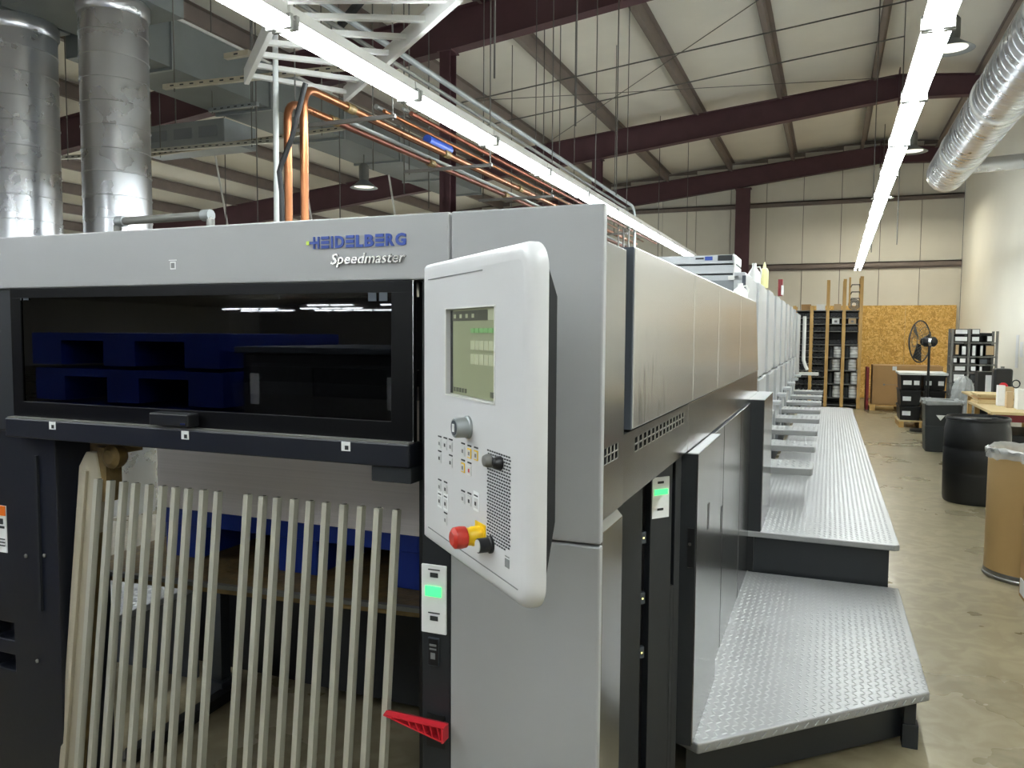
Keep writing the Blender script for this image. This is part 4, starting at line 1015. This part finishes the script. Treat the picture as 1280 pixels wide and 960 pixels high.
def table(name, lab, x0, x1, y0, y1, z, th, mtop='plywood'):
    t = thing(name, lab, 'table', ((x0 + x1) / 2, (y0 + y1) / 2, 0))
    MB().box(x0, x1, y0, y1, z - th, z).build('top', mtop, t, .003)
    for xx in (x0 + .08, x1 - .14):
        for yy in (y0 + .08, y1 - .14): MB().box(xx, xx + .06, yy, yy + .06, 0, z - th).build('leg', 'wood', t)
    MB().box(x0 + .06, x1 - .06, y0 + .06, y0 + .10, z - th - .09, z - th).build('apron', 'dark_red', t)
    return t
table('work_table', 'plywood-topped work table nearest on the right, behind the black drum', 1.83, 3.05, 10.95, 12.75, .80, .035)
table('second_table', 'plywood table farther back carrying the black jug and small cartons', 2.05, 3.05, 12.85, 14.9, .80, .03)
st_ = thing('plywood_stack', 'short stack of plywood boards lying on the far end of the nearest table', 'boards', (2.3, 12.6, .80))
for k in range(4):
    MB().box(1.87 + .02 * (k % 2), 2.62 - .02 * (k % 3), 12.15, 12.72 + .02 * (k % 2), .802 + k * .028, .802 + k * .028 + .025).build('board', 'plywood' if k != 2 else 'cardboard', st_)
MB().box(1.86, 2.66, 12.13, 12.74, .915, .93).build('board', 'plywood', st_)
def carton(px0, px1, pyt, pyb, Y, dep, m_, lab, name='small_carton', lm=None):
    a_ = aty(px0, pyb, Y); b_ = aty(px1, pyt, Y)
    z0 = .802 if a_.z < 1.0 else a_.z
    t = thing(name, lab, 'box', ((a_.x + b_.x) / 2, Y, z0))
    MB().box(a_.x, b_.x, Y, Y + dep, z0, b_.z).build('body', m_, t, .003)
    MB().box(a_.x + .002, b_.x - .002, Y + dep * .4, Y + dep * .6, b_.z, b_.z + .0015).build('tape', 'cream_metal', t)
    if lm: MB().box(a_.x + .25 * (b_.x - a_.x), b_.x - .2 * (b_.x - a_.x), Y - .002, Y, z0 + .3 * (b_.z - z0), z0 + .7 * (b_.z - z0)).build('label', lm, t)
    return t
carton(1247, 1257, 482, 502, 11.9, .12, 'label_white', 'small white carton standing in front of the black jug')
carton(1258, 1267, 490, 503, 11.6, .1, 'cardboard_light', 'tiny beige carton right of the small white carton')
carton(1256, 1268, 484, 489, 12.9, .1, 'cardboard_light', 'low beige carton behind the tiny cartons', )
carton(1272, 1282, 487, 503, 11.4, .2, 'white_plastic', 'white box cut by the right edge on the nearest table')
# black jug with red label and black document box, on second table
q = aty(1254, 484, 13.3)
t = thing('black_can', 'black plastic can with red round label on the second table', 'can', (q.x, 13.3, .802))
top_ = aty(1254, 461, 13.3).z - .802
MB().box(-.12, .12, 0, .22, 0, top_).build('body', 'black_plastic', t, .03, local=True)
MB().cyl((0, -.004, top_ * .40), (0, 0, top_ * .40), .062, 20).build('label', 'red_plastic', t, local=True)
MB().cyl((0, .11, top_), (0, .11, top_ + .03), .025, 12).build('cap', 'steel_grey', t, local=True)
q0, q1 = aty(1222, 489, 13.6), aty(1245, 465, 13.6)
t = thing('black_box', 'black box with tall white label on the second table', 'box', ((q0.x + q1.x) / 2, 13.6, .802))
MB().box(q0.x, q1.x, 13.6, 13.9, .802, q1.z).build('body', 'black_plastic', t, .005)
MB().box(q0.x + .42 * (q1.x - q0.x), q0.x + .9 * (q1.x - q0.x), 13.596, 13.6, .83, q1.z - .05).build('label', 'label_white', t)
q = aty(1270, 480, 12.0)
t = thing('ring_magnifier', 'small round ring standing on a stem among the cartons', 'magnifier', (q.x, 12.0, .802))
MB().tube([V((.045 * math.cos(a_ / 12 * 6.283), 0, q.z - .802 + .05 * math.sin(a_ / 12 * 6.283))) for a_ in range(13)], .008, 6).build('ring', 'dark_plastic', t, local=True)
MB().cyl((0, 0, 0), (0, 0, q.z - .802 - .05), .008, 6).build('stem', 'dark_plastic', t, local=True)
# dark things under the table
tag(box('storage_tub', 'black_plastic', 2.0, 2.9, 11.2, 12.3, 0, .5, None, .02), 'black tub pushed under the nearest work table', 'tub')
tag(box('crate_dark_red', 'dark_red', 2.35, 2.8, 10.98, 11.18, .0, .35, None, .01), 'dark red crate under the front edge of the nearest table', 'crate')
# shelving with labelled boxes
SU = thing('label_shelf', 'grey steel shelf unit full of white-fronted boxes against the right wall', 'shelf', (2.6, 16, 0))
YS = 16.0
def sx(px): return aty(px, 440, YS).x
def sz(py): return aty(1210, py, YS).z
for px in (1190, 1211, 1246):
    zt_ = sz(411 if px < 1240 else 414)
    for dy in (0, .38): MB().box(sx(px) - .02, sx(px) + .02, YS + dy, YS + dy + .03, 0, zt_).build('upright', 'steel_grey', SU)
for py in (428.5, 446, 456, 466, 480, 495):
    MB().box(sx(1190), sx(1247), YS, YS + .42, sz(py) - .012, sz(py) + .008).build('shelf', 'steel_grey', SU)
MB().box(sx(1190), sx(1247), YS + .40, YS + .42, .3, sz(416)).build('back_panel', 'near_black', SU)
k = 0
spec = [(1191, 1209, 411, 419, 'label_white'), (1191, 1209, 420, 428, 'label_white'), (1212, 1224, 411, 419, 'label_white'), (1212, 1224, 420, 428, 'label_white'), (1231, 1240, 419, 428, 'label_white'),
        (1192, 1199, 430, 445, 'cardboard_light'), (1200, 1208, 432, 445, 'label_white'), (1213, 1220, 431, 446, 'label_white'), (1223, 1229, 431, 446, 'white_plastic'), (1230, 1243, 431, 445, 'cardboard_light'),
        (1190, 1197, 447, 455, 'label_white'), (1198, 1208, 447, 455, 'label_white'), (1212, 1220, 448, 455, 'label_white'), (1223, 1235, 448, 456, 'slate'),
        (1192, 1208, 457, 465, 'label_white'), (1212, 1221, 457, 465, 'label_white'), (1223, 1229, 457, 465, 'label_white'), (1191, 1207, 467, 479, 'label_white'), (1212, 1221, 468, 479, 'dark_plastic')]
where = ['top shelf at the left', 'below the top at the left', 'top shelf in the middle', 'below the top in the middle', 'upper right by itself', 'second row far left, brown front', 'second row left', 'second row middle, upright', 'second row, creamy upright', 'second row right, wide tan front', 'third row far left', 'third row left', 'third row middle', 'third row right, bluish front', 'fourth row left', 'fourth row middle', 'fourth row right', 'bottom row left', 'bottom row middle, dark front']
for (a0, a1, b0, b1, mm), wh in zip(spec, where):
    t = thing('labelled_box', 'black box with pale front in the label shelf, ' + wh, 'box', (sx(a0), YS, sz(b1)), 0, 'boxes in the label shelf')
    zb0 = sz(b1) + .009; zb1 = sz(b0) - .004
    MB().box(sx(a0) + .022, sx(a1), YS + .0, YS + .34, zb0, zb1).build('body', 'black_plastic', t)
    MB().box(sx(a0) + .03, sx(a1) - .01, YS - .004, YS, zb0 + .015, zb1 - .012).build('front_label', mm, t)
# papers pinned to the right wall
for k in range(7):
    y0 = 14.4 + .33 * k
    tag(box('wall_paper_sheet', 'label_white', XR - .006, XR - .001, y0, y0 + .22, 1.15 + .1 * (k % 3), 1.5 + .12 * (k % 4)), 'small pale paper sheet pinned in a cluster on the right wall', 'paper', 'paper sheets on the right wall')
# black tote stack on a pallet
tp = thing('wooden_pallet', 'light wooden pallet under the black crates', 'pallet', (1.6, 16.7, 0))
for k in range(5): MB().box(1.22, 2.02, 16.30 + k * .2, 16.30 + k * .2 + .14, .11, .135).build('deck_board', 'plywood', tp)
for xx in (1.24, 1.58, 1.92): MB().box(xx, xx + .08, 16.3, 17.24, .0, .11).build('bearer', 'wood', tp)
tz = [(.137, .40), (.41, .70), (.71, .985)]
lv = ['bottom', 'middle', 'top']
for k, (z0, z1) in enumerate(tz):
    for c_, (x0, x1) in enumerate(((1.24, 1.60), (1.62, 2.0))):
        t = thing('black_crate', 'black crate with white labels, %s layer, %s column on the pallet' % (lv[k], ('left', 'right')[c_]), 'crate', ((x0 + x1) / 2, 16.7, z0), 0, 'black crates on the pallet')
        loft(MB(), [([(x0 + .02, 16.37), (x1 - .02, 16.37), (x1 - .02, 17.16), (x0 + .02, 17.16)], z0), ([(x0 + .005, 16.35), (x1 - .005, 16.35), (x1 - .005, 17.18), (x0 + .005, 17.18)], z1 - .03), ([(x0 - .003, 16.34), (x1 + .003, 16.34), (x1 + .003, 17.19), (x0 - .003, 17.19)], z1 - .03), ([(x0 - .003, 16.34), (x1 + .003, 16.34), (x1 + .003, 17.19), (x0 - .003, 17.19)], z1), ([(x0 + .03, 16.38), (x1 - .03, 16.38), (x1 - .03, 17.1), (x0 + .03, 17.1)], z1)]).build('shell', 'black_plastic', t)
        MB().box(x0 + .05, x0 + (.19 if c_ == 0 else .14), 16.335, 16.352, z0 + .09, z0 + .17).build('front_label', 'label_white', t)
        if k == 2: MB().box(x1 - .13, x1 - .04, 16.335, 16.352, z0 + .09, z0 + .17).build('front_label', 'label_white', t)
tag(box('white_lid_sheet', 'white_plastic', 1.215, 2.03, 16.3, 17.22, .988, 1.03, None, .004), 'white sheet lying across the top of the black crates', 'sheet')
tag(box('red_rag', 'dark_red', 1.66, 1.80, 16.31, 16.335, .14, .22, None, .008), 'small red rag tucked at the foot of the black crates', 'rag')
# pedestal fan
fn = thing('pedestal_fan', 'tall black pedestal fan with round wire cage before the chipboard wall', 'fan', (1.60, 15.9, 0))
ax = V((-.85, .53, 0)).normalized()
hub = aty(1150, 427, 15.9); motor_back = hub - ax * .27
px_ = hub - ax * .17
MB().lathe([(.27, 0), (.27, .03), (.05, .05)], (px_.x, px_.y, 0), 28).build('base', 'black_plastic', fn)
MB().cyl((px_.x, px_.y, .04), (px_.x, px_.y, hub.z - .05), .022, 12).build('pole', 'black_plastic', fn)
MB().lathe([(.05, .0), (.085, .03), (.09, .2), (.06, .26)], hub - ax * .29, 18, ax).build('motor', 'rubber_black', fn)
MB().lathe([(.092, .05), (.095, .10)], hub - ax * .29, 18, ax, caps=False).build('motor_band', 'chrome', fn)
RF = .375
for d_, rr in ((-.10, .14), (-.085, .24), (-.05, .33), (0, RF), (.05, .33), (.085, .24), (.10, .12)):
    pass
u1 = ax.orthogonal().normalized(); u2 = ax.cross(u1)
def ring_pts(c, rr, n=28): return [c + (u1 * math.cos(2 * math.pi * k / n) + u2 * math.sin(2 * math.pi * k / n)) * rr for k in range(n + 1)]
m = MB()
for s_ in (-1, 1):
    for k in range(28):
        a_ = 2 * math.pi * k / 28; dd = u1 * math.cos(a_) + u2 * math.sin(a_)
        m.tube([hub + ax * s_ * .10 + dd * .07, hub + ax * s_ * .085 + dd * .24, hub + dd * RF], .0028, 4)
    for d_, rr in ((.098, .10), (.08, .26)): m.tube(ring_pts(hub + ax * s_ * d_, rr), .004, 4)
m.build('cage', 'fan_grey', fn, kind='stuff')
MB().tube(ring_pts(hub, RF, 40), .012, 6).build('cage_rim', 'dark_plastic', fn)
for k in range(3):
    a_ = math.radians(95 + 120 * k); dd = u1 * math.cos(a_) + u2 * math.sin(a_); ee = ax.cross(dd)
    P = [hub + dd * .05 + ee * .03 + ax * .02, hub + dd * .05 - ee * .03 - ax * .02, hub + dd * .33 - ee * .15 - ax * .04, hub + dd * .34 + ee * .06 + ax * .02]
    Q = [p + ax * .006 for p in P]
    MB().add(P + Q, [(0, 1, 2, 3), (7, 6, 5, 4), (0, 4, 5, 1), (1, 5, 6, 2), (2, 6, 7, 3), (3, 7, 4, 0)]).build('blade', 'black_plastic', fn)
# large carton on pallet
bc = thing('large_carton', 'large brown cardboard carton on a pallet before the chipboard wall', 'box', (1.55, 20.2, 0))
MB().box(.93, 2.35, 19.8, 20.7, .14, 1.04).build('body', 'cardboard', bc, .004)
MB().box(.955, 1.62, 19.79, 19.8, .15, 1.0).build('front_flap', 'cardboard', bc)
MB().box(1.33, 1.42, 19.785, 19.79, .93, 1.02).build('label', 'label_white', bc)
MB().box(1.15, 1.45, 19.786, 19.79, .60, .606).box(1.15, 1.19, 19.786, 19.79, .58, .62).build('print', 'print_grey', bc)
pl = thing('dark_pallet', 'worn wooden pallet under the large brown carton', 'pallet', (1.5, 20.2, 0))
for xx in (.88, 1.45, 2.1): MB().box(xx, xx + .12, 19.78, 20.7, 0, .11).build('bearer', 'wood', pl)
for k in range(5): MB().box(.86, 2.4, 19.78 + .19 * k, 19.9 + .19 * k, .11, .135).build('deck_board', 'wood', pl)
tag(box('leaning_board', 'dark_red', .80, .86, 19.9, 20.6, .0, .98), 'dark brown board standing between the rack and the large carton', 'board')
# storage rack
RK = thing('wooden_rack', 'tall wooden storage rack full of black rolls by the far wall', 'rack', (0, 20, 0))
YR = 20.0
def rx(px): return aty(px, 430, YR).x
def rz_(py): return aty(1040, py, YR).z
cols = [992, 1013.5, 1033.5, 1054, 1075]
for px, pt in zip(cols, (382, 382, 350, 349, 346)):
    for dy in (0, .75): MB().box(rx(px) - .036, rx(px) + .036, YR + dy, YR + dy + .07, 0, rz_(pt)).build('upright', 'wood', RK)
MB().box(rx(1060) - .02, rx(1060) + .02, YR, YR + .06, rz_(383), rz_(347)).build('upright', 'wood', RK)
levels = [506, 497, 489, 481, 472, 464, 455.5, 447, 439, 431, 422.5, 414, 405, 397, 388]
for py in levels:
    MB().box(rx(992), rx(1033.5), YR + .02, YR + .78, rz_(py) - .012, rz_(py) + .004).build('shelf', 'steel_grey', RK)
lev2 = [506, 497, 480, 463, 447, 431, 414, 405, 397, 388]
for py in lev2:
    MB().box(rx(1033.5), rx(1075), YR + .02, YR + .78, rz_(py) - .012, rz_(py) + .006).build('shelf', 'steel_grey', RK)
MB().box(rx(992), rx(1075), YR + .80, YR + .82, 0, rz_(388)).build('back_board', 'near_black', RK)
for py in (356, 365, 373):
    MB().tube([V((rx(1061), YR + .5, rz_(py) - .06)), V((rx(1061) + .03, YR + .1, rz_(py))), V((rx(1074) - .03, YR + .1, rz_(py))), V((rx(1074), YR + .5, rz_(py) - .06))], .012, 6).build('loop_bar', 'dark_plastic', RK)
lvn = ['floor', 'second', 'third', 'fourth', 'fifth', 'sixth', 'seventh', 'eighth', 'ninth', 'tenth', 'eleventh', 'twelfth', 'thirteenth', 'top']
for ci, (ca, cb2) in enumerate(((992, 1013.5), (1013.5, 1033.5))):
    base = None
    for li in range(len(levels) - 1):
        z0 = rz_(levels[li]) + .006; hgt = rz_(levels[li + 1]) - rz_(levels[li]) - .02; r_ = min(.052, hgt / 2)
        for k in range(3):
            x_ = rx(ca) + .03 + r_ + .005 + k * (rx(cb2) - rx(ca) - .06 - 2 * r_) / 2 * .97
            lab = 'dark roll end in rack, %s column, %s shelf from floor, %s one' % (('leftmost', 'second')[ci], lvn[li], ('left', 'middle', 'right')[k])
            if base is None:
                base = thing('dark_roll', lab, 'roll', (x_, YR + .05, z0 + r_), 0, 'dark rolls in the wooden rack')
                MB().lathe([(.05, 0), (.05, .66), (.02, .66)], n=14, axis=(0, 1, 0)).lathe([(.05, 0), (.022, -.002), (.018, .02)], n=14, axis=(0, 1, 0), caps=False).build('wrap', 'rubber_black', base, local=True)
                MB().lathe([(.034, -.008), (.034, .0), (.020, .0), (.020, -.008)], n=12, axis=(0, 1, 0), caps=False).build('core_ring', 'unit_white', base, local=True)
            else:
                dup(base, (x_, YR + .05, z0 + r_), lab)
lv2n = ['floor', 'lowest', 'second', 'third', 'fourth', 'fifth', 'sixth', 'seventh', 'top']
for ci, (ca, cb2) in enumerate(((1033.5, 1054), (1054, 1075))):
    for li in range(1, 9):
        z0 = rz_(lev2[li]) + .008; hgt = rz_(lev2[li + 1]) - rz_(lev2[li]) - .02
        cn = ('third', 'fourth')[ci]
        if li < 5:
            wx = rx(ca) + .24 + .03 * ((li * 7 + ci * 3) % 3 - 1)
            for k in range(2):
                t = thing('reel', 'white reel in rack, %s column, %s tall shelf, %s of two' % (cn, lv2n[li], ('lower', 'upper')[k]), 'reel', (wx, YR + .06, z0 + k * hgt * .46), 0, 'white reels in the wooden rack')
                hh = hgt * .44
                MB().lathe([(.085, 0), (.09, .01), (.09, hh - .01), (.085, hh), (.03, hh)], (0, .1, 0), 18).build('wrap', 'label_white', t, local=True)
                MB().lathe([(.0915, hh * .42), (.0915, hh * .52)], (0, .1, 0), 18, caps=False).build('band', 'print_grey', t, local=True)
            t = thing('upright_roll', 'dark upright roll left of the white reels, %s column, %s tall shelf' % (cn, lv2n[li]), 'roll', (rx(ca) + .10, YR + .16, z0))
            MB().lathe([(.045, 0), (.045, hgt * .8), (.02, hgt * .8)], n=14).build('wrap', 'dark_plastic', t, local=True)
            MB().lathe([(.02, hgt * .8), (.02, hgt * .84)], n=10).build('core', 'steel_grey', t, local=True)
        else:
            for k in range(3):
                r_ = min(.055, hgt / 2)
                x_ = rx(ca) + .045 + r_ + k * (rx(cb2) - rx(ca) - .09 - 2 * r_) / 2
                if li == 7 and k == 1:
                    t = thing('rack_carton', 'small %s carton among the rolls in the %s rack column' % (('pale', 'tan')[ci], cn), 'box', (x_, YR + .05, z0))
                    MB().box(-.08, .08, 0, .3, 0, hgt * .95).build('body', ('label_white', 'cardboard_light')[ci], t, local=True)
                    MB().box(-.03, .03, -.004, 0, hgt * .2, hgt * .6).build('label', 'print_grey', t, local=True)
                elif not (li == 7): dup(base, (x_, YR + .05, z0 + r_), 'dark roll end in rack, %s column, %s shelf, %s one' % (cn, lv2n[li], ('left', 'middle', 'right')[k]))
for (pa_, pb_, mm, lab) in ((1019, 1030, 'label_white', 'flat white and tan carton on top of the rack, left'), (1041, 1050, 'cardboard_light', 'small tan carton on top of the rack in the middle'), (1000, 1012, 'cardboard', 'brown carton on top of the rack at far left')):
    t = thing('rack_top_carton', lab, 'box', (rx(pa_), YR + .3, rz_(388)))
    MB().box(rx(pa_), rx(pb_), YR + .1, YR + .5, rz_(388) + .005, rz_(380)).build('body', mm, t)
    MB().box(rx(pa_) + .02, rx(pb_) - .02, YR + .28, YR + .32, rz_(380), rz_(380) + .002).build('tape', 'cream_metal', t)
t = thing('hose_coil', 'grey coil of hose sitting high in the right bay of the rack', 'coil', (rx(1066), YR + .2, rz_(388) + .01))
m = MB()
cc = V((rx(1066), YR + .12, rz_(388) + .14))
for rr in (.06, .09, .12): m.tube([cc + V((rr * math.cos(k / 16 * 6.283), 0, rr * math.sin(k / 16 * 6.283))) for k in range(17)], .012, 6)
m.build('coil', 'steel_grey', t)
# blue pallet stack behind the camera, mirrored in the glass door
for k in range(9):
    t = thing('stacked_blue_pallet', 'blue plastic pallet in a stack mirrored in the dark glass door', 'pallet', (-3.4, -.3, k * .19), 0, 'stack of blue pallets')
    if k == 0:
        MB().box(-.65, .65, -.5, .5, .13, .17).build('deck', 'plastic_blue', t, local=True)
        for xx in (-.65, -.12, .43):
            MB().box(xx, xx + .22, -.5, .5, 0, .13).build('foot', 'plastic_blue', t, local=True)
        t0_ = t
    else:
        bpy.data.objects.remove(t); dup(t0_, (-3.4 + .02 * (k % 2), -.3, k * .19))
t = thing('rear_bench', 'long dark bench behind the camera mirrored in the glass door', 'bench', (-2.5, -4, 0))
MB().box(-5.5, 0, -4.6, -3.8, .9, .95).build('top', 'wood', t); MB().box(-5.4, -.1, -4.5, -3.9, 0, .9).build('cabinet', 'dark_plastic', t)
t = thing('rear_partition', 'dark partition wall behind the camera mirrored in the glass door', 'partition', (-4, -12, 0))
MB().box(-8.5, 2.5, -12.1, -12, 0, 2.6).build('wall', 'charcoal', t)

t = thing('plastic_film_heap', 'heap of crumpled clear film beside the black crates and the shelf', 'film', (2.12, 15.6, 0))
random.seed(5)
lay = []
for z_, r_ in ((0, .20), (.3, .22), (.6, .20), (.8, .17), (.95, .12), (1.02, .04)):
    lay.append(([(2.17 + r_ * random.uniform(.8, 1.2) * math.cos(k / 24 * 6.283), 15.6 + r_ * random.uniform(.8, 1.2) * math.sin(k / 24 * 6.283)) for k in range(24)], z_))
loft(MB(), lay, close=False).build('film', 'plastic_film', t)

t = thing('rear_cabinet', 'dark cabinet behind the camera mirrored right of the blue pallets in the glass door', 'cabinet', (-1.9, -.4, 0))
MB().box(-2.68, -1.6, -.85, .12, 0, 1.60).build('body', 'charcoal', t, .01)
MB().box(-2.70, -1.55, -.87, .16, 1.60, 1.63).build('top', 'slate', t, .004)
for xx in (-2.62, -2.10): MB().box(xx, xx + .36, .12, .13, 1.05, 1.55).build('panel', 'dark_plastic', t, .004)
for xx in (-2.62, -1.85): MB().box(xx, xx + .05, .13, .14, 1.35, 1.50).build('gauge', 'label_white', t, .004)
